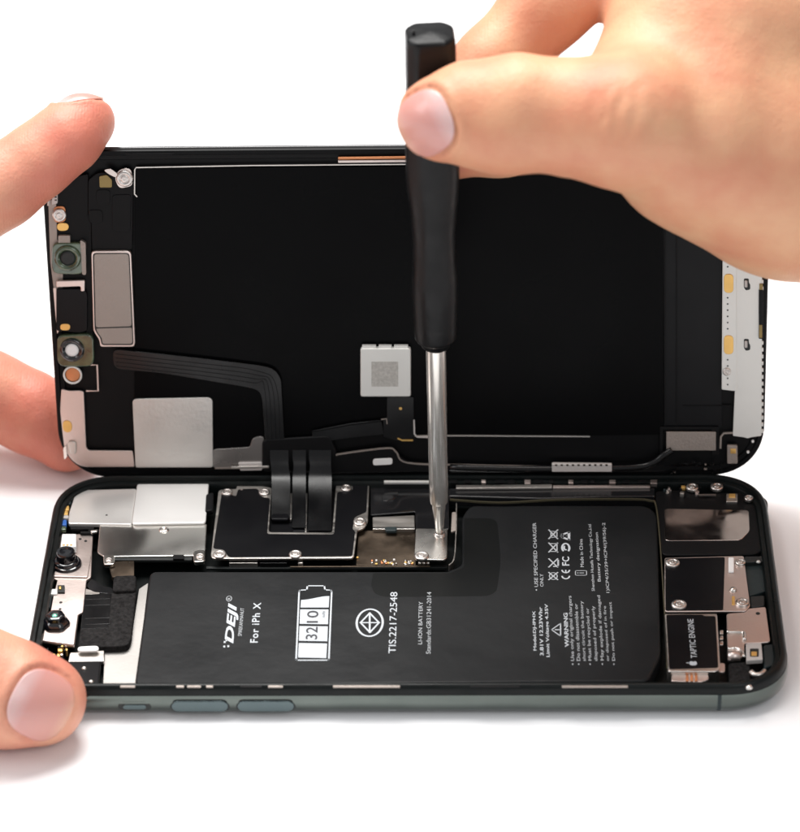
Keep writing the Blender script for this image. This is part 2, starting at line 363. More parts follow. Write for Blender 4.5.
stroke(PR, [(369.7,613),(369.7,632.4)], .34, z=ZP+.005); stroke(PR, [(360.5,622.6),(379,622.6)], .34, z=ZP+.01)
text_into(PR, "TIS.2217-2548", 389.4, 396.6, 653.2, 592, bold=.004)
text_into(PG, "LI-ION BATTERY", 418.4, 422.4, 644.2, 601.6, bold=0); text_into(PG, "Standards:GB31241-2014", 426.5, 431, 653.8, 592, bold=0)
# marks beside the specifications
stroke(PR, [(560.6,623.4),(560.6,636),(551.6,629.7)], .22, True); stroke(PR, [(555.6,629.7),(558.8,629.7)], .3, z=ZP+.005); stroke(PR, [(560,629.7),(560.4,629.7)], .3, z=ZP+.005)
stroke(PG, rect(575.5,570.6,586.6,575.2), .16, True); stroke(PG, [(580,572.9),(583.6,572.9)], .2); stroke(PG, [(577.6,572.9),(578.2,572.9)], .2)
for k, (ya, yb_) in enumerate(((530,538.6),(543,552),(558.8,567),(572.5,579.6))):      # crossed-out pictograms
    x0, x1 = 549, 557.6; ym = (ya+yb_)/2
    stroke(PG, [(x0,ya),(x1,yb_)], .30); stroke(PG, [(x1,ya),(x0,yb_)], .30, z=ZP+.004)
    if k == 0: stroke(PG, [(551,ya+1),(557,ya+1.8),(557,yb_-1.8),(551,yb_-1)], .2, True, z=ZP+.008)
    elif k == 1: stroke(PG, rect(549.6,ya+.6,557,yb_-.6), .24, z=ZP+.008)
    elif k == 2: stroke(PG, [(x1+.6,ya+1.4),(x1+.6,yb_-.6),(554,yb_-.6)], .34, z=ZP+.008)
    else: arc(PG, (553.4,ym), 3.9, 3.4, 0, 360, .2, z=ZP+.008)
arc(PR, (565.6,576.2), 3.6, 3.6, 180+50-90, 360+130-90-90+90-0, .34) if False else None
def gl(s, x0, x1, yb, yt, bo=.02): text_into(PR, s, x0, x1, yb, yt, bold=bo)
def openC(cy, mid=False):
    c = (565.8, cy); cc = B(*c, ZP); R = 1.0
    vs = []; n = 16
    for k in range(n+1):
        t = math.radians(180+(180)*k/n)          # opens towards +Y (reading direction)
        for q in (-.16, .16): vs.append(cc+V((.72+q)*math.cos(t), -.1+(.95+q)*math.sin(t), 0))
    PR.add(vs, [(2*k, 2*k+1, 2*k+3, 2*k+2) for k in range(n)])
    if mid: PR.add([cc+V(-.13,-1,.004), cc+V(.13,-1,.004), cc+V(.13,-.1,.004), cc+V(-.13,-.1,.004)], [(0,1,2,3)])
openC(575.6); openC(569.6, True)
gl("F", 562.2, 569.4, 565.6, 562.2); gl("C", 562.2, 569.4, 561.6, 556.6)
arc(PR, (565.8,547.8), 3.6, 4.3, -50, 230, .42); arc(PR, (565.8,547.8), 1.6, 2.0, 120, 300, .34, z=ZP+.004)
stroke(PR, [(569,532.4),(569,539.6),(562.6,537.4),(561.8,536),(562.6,534.4)], .5, True); stroke(PG, [(566.2,536),(566.8,536)], .1)
PA = G(); nf = []
for g_, mi in ((PR,0),(PG,1),(PD,2)): PA.add(g_.v, g_.f); nf += [mi]*len(g_.f)
pa = PA.obj('printing', [M['print'], M['printgr'], M['printdk']], bt)
for p_ in pa.data.polygons:                          # the polygons keep the order they were collected in
    p_.material_index = nf[p_.index] if p_.index < len(nf) else 0

# ---- tray details round the battery
bpoly('midframe_strip', [(139,589),(148,583),(136,687),(103,688),(105,648),(131,640)], 2.9, .5, M['nickel'], phone, r=.2)
gsk = line3(smooth_path([B(450,499,6.1), B(500,502,6.1), B(560,499,6.1), B(630,498.5,6.1), B(650,500,6.1), B(656,505,6), B(660,540,5.6), B(664,600,5.4), B(667,650,5.2), B(667,668,5)]), .24, .4, V(0,0,1))
gsk.obj('gasket', M['gasket'], phone)
bpoly('cable_channel', [(449,488),(655,488),(655,496),(600,496.5),(540,498.5),(449,496)], 5.9, 2.5, M['flexgloss'], phone, r=.4, bevel=.3, segs=3)
bpoly('rail', [(384,480.3),(429,480.3),(429,482.2),(384,482.2)], 6.6, .5, M['whitemetal'], phone, r=.1, bevel=.05)
bpoly('rail', [(456,485),(552,484.2),(552,487.4),(456,488.2)], 6.5, .5, M['steel'], phone, r=.1, bevel=.1)
bpoly('rail', [(553,485.2),(650,485),(650,487),(553,487.6)], 6.4, .5, M['pinksteel'], phone, r=.1, bevel=.1)
for i in range(16):                                   # small clips along the back and front walls
    x = 440+i*14+random.uniform(-4,4)
    bpoly('clip', rect(x, 479.6, x+random.uniform(4,9), 482.4+random.random()), 6.5, 1, M['board'] if i % 3 else M['pinksteel'], phone, r=.1, bevel=.06)
for x0, x1, mm in ((176,184,'steel'),(187,201,'pale'),(206,213,'steel'),(240,262,'board'),(268,283,'steel'),(333,400,'pale'),(470,520,'board'),(562,628,'pale'),(120,135,'steel')):
    bpoly('clip', rect(x0, 685.2, x1, 686.8), 7.0, .3, M['satin' if mm != 'board' else mm], phone, r=.1, bevel=.06)
def wallbits(x0, x1, y0, y1, n, z):
    for i in range(n):
        x = random.uniform(x0, x1); y = random.uniform(y0, y1); w = random.uniform(1.5,5); h = random.uniform(1,2.6)
        bpoly('component', rect(x, y, x+w, y+h), z+random.uniform(-.4,.4), 1.5, M[random.choice(['board','board','steel','pinksteel','gold','teal','board'])], phone, r=.1, bevel=.06)

# ---- camera shield plates (far left)
def plate(name, px, z, t, m, r=.5, bevel=.18, parent=phone): return bpoly(name, px, z, t, M[m], parent, r=r, bevel=bevel, segs=3)
cs = plate('camera_shield', [(76,490),(136.2,488.5),(131.6,524.3),(68,523.4),(69,512),(73,500)], 5.7, .9, 'shieldmid')
plate('shield_panel', [(137,483.6),(208.8,482.6),(205.6,522.6),(131.8,523.6)], 5.95, .5, 'shieldwhite', r=.8, parent=cs)
lp = plate('shield_panel', [(99.6,524.6),(206.8,523.2),(205,555.5),(104,556.5),(97,552)], 5.4, .8, 'shieldgrad', r=.6, parent=cs)
G().lathe([(.001,.05),(.35,.05),(.45,.22),(.8,.24),(1.0,.12),(1.15,-.1)], B(163.8,529.5,5.42), V(0,0,1), 24).obj('boss', M['silver'], cs, smooth=True)
G().lathe([(.001,.02),(.22,.02),(.22,-.1)], B(106.5,515,5.72), V(0,0,1), 12).obj('pinhole', M['slot'], cs)
for q in ([(103,555),(114.5,554.6),(114.5,564),(103.5,564.5)], [(193,551),(198,549.4),(205,549.6),(205,561),(193.5,562)]):
    plate('tab', q, 5.75, .9, 'silver', r=.7, parent=cs)
bscrew(200, 555.5, 5.95, .75, cs); bscrew(108.8, 559.5, 5.9, .6, cs)
bpoly('shield_gap', rect(114,556.5,192,560), 5.0, .6, M['slot'], phone, r=.1)
bpoly('shield_clip', rect(173,554.6,184,558.6), 5.6, .6, M['board'], phone, r=.1)
bpoly('coax_clip', [(206,494),(213.5,492),(213,510),(205,511)], 6.3, 1.2, M['label'], phone, r=.5, bevel=.3, segs=3)
# left wall parts
for x, y, w, h, mm in ((59,505.5,10,4.5,'gold'),(61,510.5,7,4,'gold'),(60.5,515,8,3,'pale'),(61.5,519.5,5,5.5,'blue'),(60,526,6,3.6,'resin'),(62,500,9,4,'teal'),(68,496,7,3,'board')):
    bpoly('component', rect(x, y, x+w, y+h), 5.6, .8, M[mm], phone, r=.3, bevel=.15)
for x, y, w, h in ((70,526.5,24,2.4),(88,529,14,2.2),(80,531,12,2)):
    bpoly('component', rect(x, y, x+w, y+h), 5.2, .8, M['board'], phone, r=.3, bevel=.15)
bpoly('component', [(90,530.5),(97,529.5),(97,531.4),(91,532.4)], 5.5, .5, M['steel'], phone, r=.2)
# ---- front camera bracket with two lens modules
cb = plate('camera_bracket', [(56,534.5),(93,533.5),(92,551),(91,577),(86.5,580),(83,612),(78.5,614),(74.5,646),(37,640.5),(41,611.5),(50,612.5),(53,596),(57,580),(48,576.5),(52,553.5),(55,552)], 4.6, .6, 'pinksteel', r=.35)
plate('sensor_plate', [(54.5,554),(91,555),(87.5,577),(48.5,576)], 4.95, .3, 'pinksteel', parent=cb)
plate('sensor_plate', [(41.5,612.5),(78,614),(74,644.5),(37.5,639.5)], 4.95, .3, 'pinksteel', parent=cb)
pj = bpoly('projector', [(62,533.8),(76,533.8),(76,546.8),(60.5,546.8)], 6.2, 1.5, M['white'], cb, r=.2, bevel=.15)
for x in (62.5,66.2,70): G().lathe([(.001,.06),(.22,.05),(.3,-.05)], B(x+1,545,6.22), V(0,0,1), 10).obj('solder_or_glint_dot', M['gold'], pj)
for x, y in ((80,539),(85.5,541)): G().lathe([(.001,.03),(.3,.03),(.32,-.1)], B(x,y,4.62), V(0,0,1), 12).obj('pinhole', M['slot'], cb)
G().lathe([(.001,.03),(.32,.03),(.34,-.1)], B(60.7,602.4,4.62), V(0,0,1), 12).obj('pinhole', M['slot'], cb)
G().lathe([(.001,.03),(.28,.03),(.3,-.1)], B(60,609,4.62), V(0,0,1), 12).obj('pinhole', M['slot'], cb)
bpoly('component', rect(57.4,585,64.5,592), 5.0, .8, M['slot'], phone, r=.1); bpoly('component', rect(58.8,586,61,588.6), 5.3, .4, M['gold'], phone, r=.1)
bpoly('component', rect(48,588.6,57.5,594), 5.0, .8, M['whitemetal'], phone, r=.4, bevel=.2)
bpoly('component', [(44,596),(52,595),(50,607),(43,609)], 4.8, .8, M['teal'], phone, r=.4, bevel=.2)
z0 = 4.95; c = B(66.5,564.5,z0)
l1 = G().lathe([(2.95,-.2),(3.0,.3),(2.85,.55),(2.5,.65),(2.45,1.1),(2.2,1.3),(1.9,1.35),(1.85,3.0),(1.7,3.25),(1.2,3.25),(1.1,3.0),(.001,2.95)], c, V(0,0,1), 40).obj('lens', M['lens'], cb, smooth=True)
l1.modifiers.new('e', 'EDGE_SPLIT').split_angle = .7
c = B(56,624.5,z0)
l2 = G().lathe([(2.6,-.2),(2.65,.4),(2.4,.9),(2.1,1.3),(1.85,1.5),(1.75,2.2),(1.5,2.4),(.9,2.4),(.8,2.2),(.001,2.15)], c, V(0,0,1), 40, rf=lambda t, h: 1+.045*math.cos(6*t)).obj('lens', M['lens'], cb, smooth=True)
l2.modifiers.new('e', 'EDGE_SPLIT').split_angle = .7
G().lathe([(.001,.2),(.3,.17),(.55,.02),(.6,-.1)], c+V(-.1,0,2.2), V(0,0,1), 20).obj('lens_glass', M['lensglint'], l2, smooth=True)
# ---- flex and foam pad
fp = bpoly('foam_pad', [(84,594.5),(136,591),(131,639),(127,646),(78,647.5)], 4.3, 1.4, M['foam'], phone, r=[.3,.6,1.5,1.5,.3], bevel=.25, segs=3)
bpoly('flex_patch', [(84.5,594.5),(111.5,593.5),(108,628),(81,629)], 4.36, .5, M['flex'], fp, r=.2, bevel=.05)
for y in (599,605,618,624): bpoly('flex_ridge', [(85,y),(110,y-1),(110,y-.3),(85,y+.7)], 4.42, .1, M['flex'], fp, r=.05, bevel=.03)
bpoly('foam_pad', [(113.4,575.4),(136,574.6),(135.6,590),(112.4,591)], 5.0, 1.8, M['foam'], phone, r=.9, bevel=.35, segs=3)
G().prism(rnd([B(92,578,4.2), B(100,585,4.2), B(113,588,4.2), B(113,594,4.2), B(92,592,4.2), B(86,585,4.2)], .8), DN*.4).obj('flex', M['flexgloss'], phone, bevel=.1)
bpoly('flex', [(108,562),(134,560),(134,576),(112,577)], 4.8, 1, M['bronze'], phone, r=.4)
bpoly('bright_flex', [(84,588),(92,590.6),(100,592.6),(98,594.6),(84,594)], 4.2, .3, M['steel'], phone, r=.3, bevel=.1)
# near left corner
bpoly('bracket', [(70,652.5),(104,650.5),(104,661),(68,661.5)], 3.8, .8, M['steel'], phone, r=.2, bevel=.12)
bb = bpoly('connector_block', [(68,661),(100.5,661),(98,688),(66,688)], 4.5, 2, M['label'], phone, r=.3, bevel=.2)
for x, y in ((84,668.4),(91,681.8)): G().lathe([(.001,.35),(.3,.3),(.5,.1),(.55,-.2)], B(x,y,4.55), V(0,0,1), 16).obj('solder_or_glint_dot', M['steel'], bb, smooth=True)
bpoly('spring_contact', [(77.5,646.4),(98.5,645.4),(98.5,650.4),(77.5,651)], 4.9, .5, M['white'], phone, r=1.0, bevel=.15)
wallbits(34,66,643,655,16,4.6)

# ---- logic board cover
sh_px = [(218.5,489.5),(236,488.8),(237,485.6),(259,485.6),(271.8,487.6),(268.8,532),(332,532.4),(335.8,485.6),(369.4,483),(367.8,521.5),(364,528),(357.5,530),(354,556),(352,558),(213,558.5),(210.6,556)]
sb = bpoly('board_cover', sh_px, 5.5, .5, M['steel'], phone, r=[1,.2,.3,.3,.6,.8,.8,.3,.3,.8,.8,.5,.5,.4,.8,.6], bevel=.12)
lab_px = [(222,490.5),(236,496.5),(238,489),(257.5,488.4),(262,497),(270,498),(267,533.8),(334,534.4),(337,492),(353,490),(352,485),(367.8,484.4),(366.4,512),(354.5,517),(352.5,529),(355.2,531),(352.3,556.2),(228.5,557.2),(224,549.5),(213,548.5)]
bpoly('cover_sticker', lab_px, 5.56, .1, M['label'], sb, r=.7, bevel=.03)
for x, y in ((227,491.5),(264.4,491.6),(219.6,553.6),(295.4,553.4),(346,487.4),(359.8,521)): bscrew(x, y, 5.85, 1.18 if y > 500 else 1.05, sb, m='silver')
G().lathe([(.001,.05),(.25,.04),(.3,-.1)], B(241.5,489.5,5.56), V(0,0,1), 12).obj('rivet', M['pinksteel'], sb)
bpoly('board_tray', rect(268,486,336,533), 4.3, .4, M['label'], phone, r=.1)
for x, yb in ((291.3,519),(306.3,532)): bpoly('divider', [(x-1,493),(x+1,493),(x+.3,yb),(x-1.4,yb)], 5.2, .9, M['steel'], phone, r=.1)
for x0, x1, mm in ((229,257.6,'steel'),(259.5,287,'flex'),(298,303,'steel')): bpoly('clip', rect(x0,559.8,x1,563), 4.6, 1, M[mm], phone, r=.2, bevel=.1)
bpoly('board_edge', [(206,566.2),(447,565.2),(447,567.6),(206,568.4)], 3.6, .6, M['slot'], phone, r=.1)
bpoly('board_edge', [(290,565.8),(430,565.2),(430,566.3),(290,566.9)], 4.1, .3, M['bronze'], phone, r=.1)
# ---- board area by the driver
bpoly('ribbon_cover', [(370.4,485.4),(449,484.6),(449,529),(416,529),(415,511.6),(370.6,515)], 5.0, .35, M['flexgloss'], phone, r=.3, bevel=.12)
bpoly('embossed_patch', [(381,494),(399,490),(398,497),(383,502)], 5.12, .2, M['flexgloss'], phone, r=1.2, bevel=.1)
cn = bpoly('connector_can', [(372.4,517),(414.6,515),(415,528.4),(372.6,528.4)], 4.8, 1.2, M['steel'], phone, r=.3, bevel=.15)
bpoly('can_lip', [(372.6,526.6),(415,526.6),(415,529),(372.6,529)], 4.9, .3, M['silver'], cn, r=.2, bevel=.08)
bpoly('connector_socket', rect(385,526.2,397,530.6), 5.2, .8, M['teal'], phone, r=.6, bevel=.25)
bpoly('circuit_board', [(358.6,530.6),(415,530.4),(416,564.6),(356,565)], 4.0, .6, M['bronze'], phone, r=.2)
for i in range(26):
    x = random.uniform(370,412); y = random.uniform(558.5,563.5)
    bpoly('component', rect(x, y, x+random.uniform(1,2.4), y+random.uniform(.8,1.8)), 4.25, .3, M[random.choice(['pale','pale','copper','gold','steel'])], phone, r=.05, bevel=.04)
for x, y in ((357.5,557.4),(405.5,562.5),(412.5,563)): G().lathe([(.001,.15),(.2,.12),(.3,-.05)], B(x,y,4.2), V(0,0,1), 10).obj('gold_dot', M['gold'], phone)
cp_ = bpoly('connector_cover', [(415.8,528.4),(447.4,528.4),(447.4,556.8),(444,560),(416,559),(414.2,556)], 5.6, .55, M['silver'], phone, r=[.2,.4,1,1,1,.5], bevel=.15, segs=3)
bscrew(421.6, 555, 5.95, 1.3, cp_, m='silver'); bscrew(439.6, 532.5, 5.95, 1.05, cp_, m='silver')
for x in (420,424,428): G().lathe([(.001,.2),(.3,.15),(.4,-.3)], B(x,562.6,4.6), V(0,0,1), 10).obj('solder_or_glint_dot', M['steel'], phone, smooth=True)
line3(smooth_path([B(456.5,503,5.2), B(456,530,5.2), B(455,552,5), B(453,561,5), B(449,565,5)]), .2, 1.5, V(0,0,1)).obj('battery_clip', M['steel'], phone)
bpoly('battery_flap', [(452,512),(457,512),(457,530),(451,532)], 4.6, .4, M['satin'], phone, r=.4, bevel=.1)

# ---- right end: speaker, cover, vibration motor, brackets
spk = bpoly('speaker', [(655,491),(688,489.5),(690,493),(757,492),(768,500),(768,548),(756,554),(662,555)], 5.4, 3, M['board'], phone, r=1.2, bevel=.4, segs=3)
bpoly('speaker_plate', [(664,508.5),(749,510),(750,531),(741,540),(665,540.6)], 5.5, .25, M['mirror'], spk, r=.9, bevel=.1)
for x, y, r in ((692.5,486.4,1.15),(717,486,1.15),(749,497.4,.85)): bscrew(x, y, 6.3, r, phone)
bpoly('spring_contact', rect(726.5,493.6,737.6,501.5), 6.0, .8, M['steel'], phone, r=.2, bevel=.1); bpoly('contact_pad', rect(729,493.6,735.5,497), 6.15, .2, M['gold'], phone, r=.1)
line3([B(697,491,6.1), B(699,494.5,6.1), B(716,494.5,6.1)], .25, .3, V(0,0,1)).obj('wire', M['pinksteel'], phone)
wallbits(662,700,477,492,14,6.0)
pc = bpoly('port_cover', [(664.5,557.5),(744,555.6),(750.5,606),(746,611),(664.5,611.5)], 5.3, .5, M['pinksteel'], phone, r=.6, bevel=.15)
bpoly('cover_sticker', [(665.4,558.6),(725,557),(723.4,610),(665.6,610.6)], 5.37, .12, M['label'], pc, r=.5, bevel=.03)
for x, y, r in ((672.5,562,1.3),(679,603.8,1.35),(740.5,561.5,.95),(742.6,601.6,1.2)): bscrew(x, y, 5.75, r, pc, m='silver')
line3([B(731.4,557,5.8), B(731.4,571.5,5.8)], 1.1, .5, V(0,0,1)).obj('white_pin', M['white'], pc, bevel=.2)
bpoly('contact_pad', rect(732,596,735,604), 5.5, .3, M['gold'], pc, r=.1)
G().lathe([(.001,.5),(.5,.45),(.7,.1),(.8,-.2)], B(733.5,590,5.4), V(0,0,1), 16).obj('boss', M['steel'], pc, smooth=True)
bpoly('foam_block', [(744,563),(768,562),(770,590),(749,596)], 4.6, 3, M['teal'], phone, r=.5, bevel=.3)
bpoly('seal', [(744,556),(766,555.6),(766,561),(745,562)], 5.6, 3, M['slot'], phone, r=.5, bevel=.3)
bpoly('seal', [(750,596),(765,595),(765,605.4),(751,607)], 5.2, 3, M['slot'], phone, r=.5, bevel=.3)
vm = bpoly('vibration_motor', [(664.5,613.4),(717.4,613.4),(720.6,668),(716,671.5),(668,671.5)], 5.6, 3.5, M['steel'], phone, r=.6, bevel=.25, segs=3)
bpoly('motor_sticker', [(666.4,614.6),(703,614.6),(704,616),(715.6,616),(718.4,667.6),(669.4,669)], 5.66, .1, M['label'], vm, r=.5, bevel=.03)
TT = G(); text_into(TT, "TAPTIC ENGINE", 689.2, 695.4, 658, 619, bold=.008, z=5.68)
ac = B(693.2, 663.2, 5.68)                            # the maker's bitten fruit mark, turned with the lettering
ap = []
for k in range(30):
    t = 2*math.pi*k/30; r = .74*(1-.10*abs(math.sin(t))**6*1.0)*(1-.16*math.exp(-((t-math.pi)/.35)**2)-.08*math.exp(-((min(t, 2*math.pi-t))/.3)**2))
    if abs((t-1.5*math.pi)) < .0: pass
    x, y = r*math.cos(t), r*1.0*math.sin(t)
    if math.hypot(x-.05, y-.72) < .3:
        d = V(x-.05, y-.72); d = d/np.linalg.norm(d)*.3; x, y = .05+d[0], .72+d[1]
    ap.append(ac+V(x*1.05, y, 0))
TT.add(ap, [tuple(range(len(ap)))])
TT.add([ac+V(-.62-.38+.30*math.cos(a), .10+.13*math.sin(a), 0) for a in np.linspace(0, 2*math.pi, 12)[:-1]], [tuple(range(11))])
TT.obj('lettering', M['print'], vm)
bpoly('motor_flex', [(672,674),(708,672.6),(709,679),(701,682),(671,681)], 4.8, .6, M['pinksteel'], phone, r=.5, bevel=.15)
for x in (686,690.5,695): bpoly('contact_pad', rect(x,674.4,x+2.6,681), 4.95, .2, M['copper'], phone, r=.05)
for y in (630,635.5,641): bpoly('contact_pad', rect(719.8,y,723.4,y+3.8), 5.4, .5, M['steel'], phone, r=.2)
bpoly('contact_pad', rect(719,663,725,672), 5.0, .5, M['pinksteel'], phone, r=.6)
rb = bpoly('side_bracket', [(726.5,613.5),(746,612),(748,608.4),(766,606.6),(770.6,641.6),(761,642.6),(744.5,643),(744.5,656),(728,660)], 5.3, .5, M['pinksteel'], phone, r=.6, bevel=.15)
G().lathe([(.001,.03),(.42,.03),(.44,-.1)], B(758,613.4,5.33), V(0,0,1), 14).obj('pinhole', M['slot'], rb)
for q in ([B(727,632,5.5), B(738,632,5.5), B(744,633.4,5.5), B(744.6,640,5.5)], [B(728,649,5.4), B(735,648,5.4), B(741,651,5.4), B(744,657,5.4)]):
    G().tube(smooth_path(q), .38).obj('spring_wire', M['silver'], rb, smooth=True)
G().tube([B(728,656.5,5.2), B(740,656,5.2)], [1.05,1.0], 14).obj('coil', M['pinksteel'], rb, smooth=True)
sc_ = bpoly('spring_contact', [(746,643.5),(761.6,642.6),(763,659.4),(746.6,660.4)], 5.9, 1, M['pale'], rb, r=.3, bevel=.15)
bpoly('contact_hole', rect(750,648.4,759,656.6), 5.94, .1, M['slot'], sc_, r=.3); bpoly('contact_pad', rect(751.4,651.4,757,655.4), 6.1, .2, M['gold'], sc_, r=.1)
bpoly('foam_block', [(763,645),(775,643),(779,657),(774,665),(764,668)], 4.8, 3, M['teal'], phone, r=.8, bevel=.3)
bpoly('foam_block', [(728,663),(750,661),(751,682),(730,683)], 4.6, 3, M['foam'], phone, r=.8, bevel=.3)
G().tube(smooth_path([B(751,672,5.3), B(755,675,5.3), B(761,674.5,5.3), B(765,671,5.3)]), .55).obj('spring_wire', M['steel'], phone, smooth=True)
G().lathe([(.001,.4),(.5,.3),(.8,-.1)], B(749,687,6.6), V(0,0,1), 14).obj('solder_or_glint_dot', M['silver'], phone, smooth=True)  # bright silver dot added to stand in for a glint at the rim
for x, y in ((768,574),(770,584),(772,615)): bpoly('clip', rect(x,y,x+3,y+4), 5.6, .8, M['board'], phone, r=.2)
G().lathe([(.001,.2),(.3,.15),(.5,-.1)], B(758.6,561.6,5.9), V(0,0,1), 10).obj('solder_or_glint_dot', M['whitemetal'], phone, smooth=True)

# ================================================================== RAISED SCREEN
screen = empty('phone_screen', tuple(SO), 'black screen panel held upright behind the phone body, showing its inner cables', 'phone screen')
SW, SH, SRR = 72.0, 70.7, 11.5
def sring(d, h, n=14, p=2.2):                        # outline inset by d at height h above the inner face
    hx, h0, h1, r = SW-d, d, SH-d, SRR-d; out = []
    for cx, cy, a0 in ((hx-r, h1-r, 0), (-hx+r, h1-r, 90), (-hx+r, h0+r, 180), (hx-r, h0+r, 270)):
        for k in range(n+1):
            a = math.radians(a0+90*k/n); c, s = math.cos(a), math.sin(a)
            out.append(SP(cx+r*math.copysign(abs(c)**(2/p), c), cy+r*math.copysign(abs(s)**(2/p), s), h))
    return out
def sloft(prof, cap0, cap1):
    g = G(); rs = [sring(d, h) for d, h in prof]; n = len(rs[0]); fs = []
    for k in range(len(rs)-1):
        for i in range(n): fs.append((k*n+i, k*n+(i+1) % n, (k+1)*n+(i+1) % n, (k+1)*n+i))
    if cap0: fs.append(tuple(range(n)))
    if cap1: fs.append(tuple(range((len(rs)-1)*n, len(rs)*n)))
    return g.add([p for r_ in rs for p in r_], fs)
o = sloft([(.6,-2.6),(.15,-2.45),(0,-2.0),(0,-1.5),(.12,-1.4)], True, False).obj('front_glass', M['glassedge'], screen, smooth=True)
o = sloft([(.12,-1.4),(.1,-.3),(.3,0),(1.1,.05),(1.3,-.35),(2.1,-.4),(2.3,-.75)], False, True).obj('screen_frame', M['panelrim'], screen, smooth=True)
o.modifiers.new('e', 'EDGE_SPLIT').split_angle = .8
# dark display back and its thin metal outline
spoly('display_back', [(135,168),(662,165),(664,434.5),(594,435.5),(390,433.5),(265,446),(215,449),(134,447)], -.15, .5, M['panel'], screen, r=.6, bevel=.06)
spoly('display_back', [(664,166),(722,166),(722,428),(664,433)], -.28, .4, M['label'], screen, r=.3, bevel=.06)
for x in (664.5,676): spoly('ridge', rect(x,170,x+1.4,432), -.05, .25, M['board'], screen, r=.1, bevel=.04)
spoly('ridge', rect(683,405.5,732,406.6), -.1, .25, M['board'], screen, r=.1, bevel=.04)
line3([S(137,197,.1), S(134.4,194,.1), S(134.6,170,.1), S(136,167.6,.1), S(250,165.6,.1), S(400,164.4,.1), S(560,163.4,.1), S(720,162.4,.1)], .22, .4, sN).obj('metal_or_highlight_edge', M['steel'], screen)
line3([S(393,434,.1), S(396,436,.1), S(470,435.8,.1), S(590,436.6,.1)], .28, .35, sN).obj('metal_or_highlight_edge', M['steel'], screen)
spoly('copper_strip', [(338,157.4),(404,156.6),(480,156),(480,158),(404,158.8),(338,159.8)], .35, .5, M['copper'], screen, r=.2)
spoly('copper_strip', [(338,160.4),(404,159.8),(480,159),(480,162),(404,162.4),(338,163)], .3, .5, M['pinksteel'], screen, r=.2)
spoly('rim_step', [(124,153.6),(128,156.8),(170,156),(175,153)], .25, .3, M['board'], screen, r=.3, bevel=.1)
# left column boards
lb = spoly('sensor_board', [(93,176),(97,173),(133,172),(132,250),(92,252),(91,218),(88,214),(88,180)], .45, .9, M['board'], screen, r=.6, bevel=.12)
for q in ([(96,190),(110,190),(110,203),(105,205),(98,205),(96,200)], [(88.5,210),(102,210),(103,222),(99,224),(90,223.5),(88,218)], [(112,195),(131,194.6),(130,232),(112,232)]):
    spoly('relief', q, .62, .2, M['board'], lb, r=.8, bevel=.08)
sb2 = spoly('sensor_board', [(60,180),(88,174),(88,215),(91,220),(93,352),(86,352),(86,288),(55,288),(54,210)], .15, .5, M['board'], screen, r=.5, bevel=.1)
spoly('side_strip', [(48,200),(56,200),(57,240),(64,246),(62,300),(55,300),(50,262)], .2, .5, M['satin'], screen, r=.3)
spoly('side_strip', [(53,288),(56,288),(59,330),(57,334)], .3, .5, M['pinksteel'], screen, r=.2)
spoly('gold_pad', [(99,176.4),(106.6,175),(111.8,180),(111.8,187.6),(99.4,187.6)], .75, .3, M['olive'], lb, r=.3)
spoly('spring_clip', [(51.5,192),(55,190),(57.4,191),(57.4,203.4),(51.8,205)], .8, .5, M['pale'], screen, r=.2, bevel=.1)
for y in (193.5,196.5,199.5): spoly('clip_slot', rect(54.4,y,56.6,y+1.3), .84, .1, M['slot'], screen, r=.05, bevel=.02)
spoly('side_strip', rect(47,194,49.4,206), .4, .5, M['pale'], screen, r=.1)
sscrew(59, 215.4, .9, 1.25, screen, m='steel'); sscrew(124.3, 179, .95, 1.5, screen, m='silver')
spoly('screw_lug', [(114,178),(119,169),(131,168),(133,186),(119,189)], .5, .5, M['mirror'], screen, r=1)
spoly('screw_lug', [(53,207),(65,206),(66,222),(54,223)], .5, .4, M['copper'], screen, r=1)
spoly('spring_clip', [(103,170),(110,168.4),(118,174),(116,178),(108,174)], .9, .4, M['mirror'], screen, r=.6, bevel=.15)
spoly('gold_pad', [(56.6,223),(67,223),(69,227),(67,231),(57,231)], .5, .3, M['gold'], screen, r=1.2)
# earpiece sensor modules
def module(cx, cy, r, hole, cap, back, holem, ring=True):
    g = spoly('sensor_module', back, 1.1, 1.3, M['resin'], screen, r=1.2, bevel=.3, segs=3)
    G().lathe([(r*.9,-.3),(r,.1),(r*.96,.5),(r*.8,.62),(r*.68,.5),(r*.62,.2),(hole,.15)], S(cx,cy,1.15), sN, 32).obj('ring', M['resin'] if ring else M['lens'], g, smooth=True)
    G().lathe([(.001,.18),(hole*.6,.2),(hole,.24),(hole,-.2)], S(cx,cy,1.15), sN, 28).obj('aperture', holem, g, smooth=True)
    return g
module(67.6, 258, 2.7, 1.55, 0, [(52,246),(56,243),(84,243),(86,250),(85,272),(78,275),(54,274),(51,268)], M['slot'])
spoly('side_strip', [(80,240),(85.4,243),(86,275),(82,275)], 1.25, 1, M['satin'], screen, r=.4)
spoly('module_tab', rect(58,235.6,70,244), .9, .8, M['satin'], screen, r=.3)
cl = spoly('spring_clip', [(56,281),(84.6,280.2),(84.6,291.6),(80.4,291.6),(80.4,286.6),(56,287.4)], 1.2, .8, M['pinksteel'], screen, r=.3, bevel=.2)
spoly('black_block', [(56,289),(84,289),(87,294),(87,331),(80,333),(56,331)], .9, 1, M['label'], screen, r=.5, bevel=.15)
spoly('gold_pad', [(60,324),(70,324),(70,330.4),(60,330.4)], 1.05, .3, M['gold'], screen, r=.8)
module(72, 349.8, 2.5, 1.35, 0, [(57,336),(88,334),(93.5,338),(94,362),(90,367),(60,367),(57,360)], M['white'], ring=False)
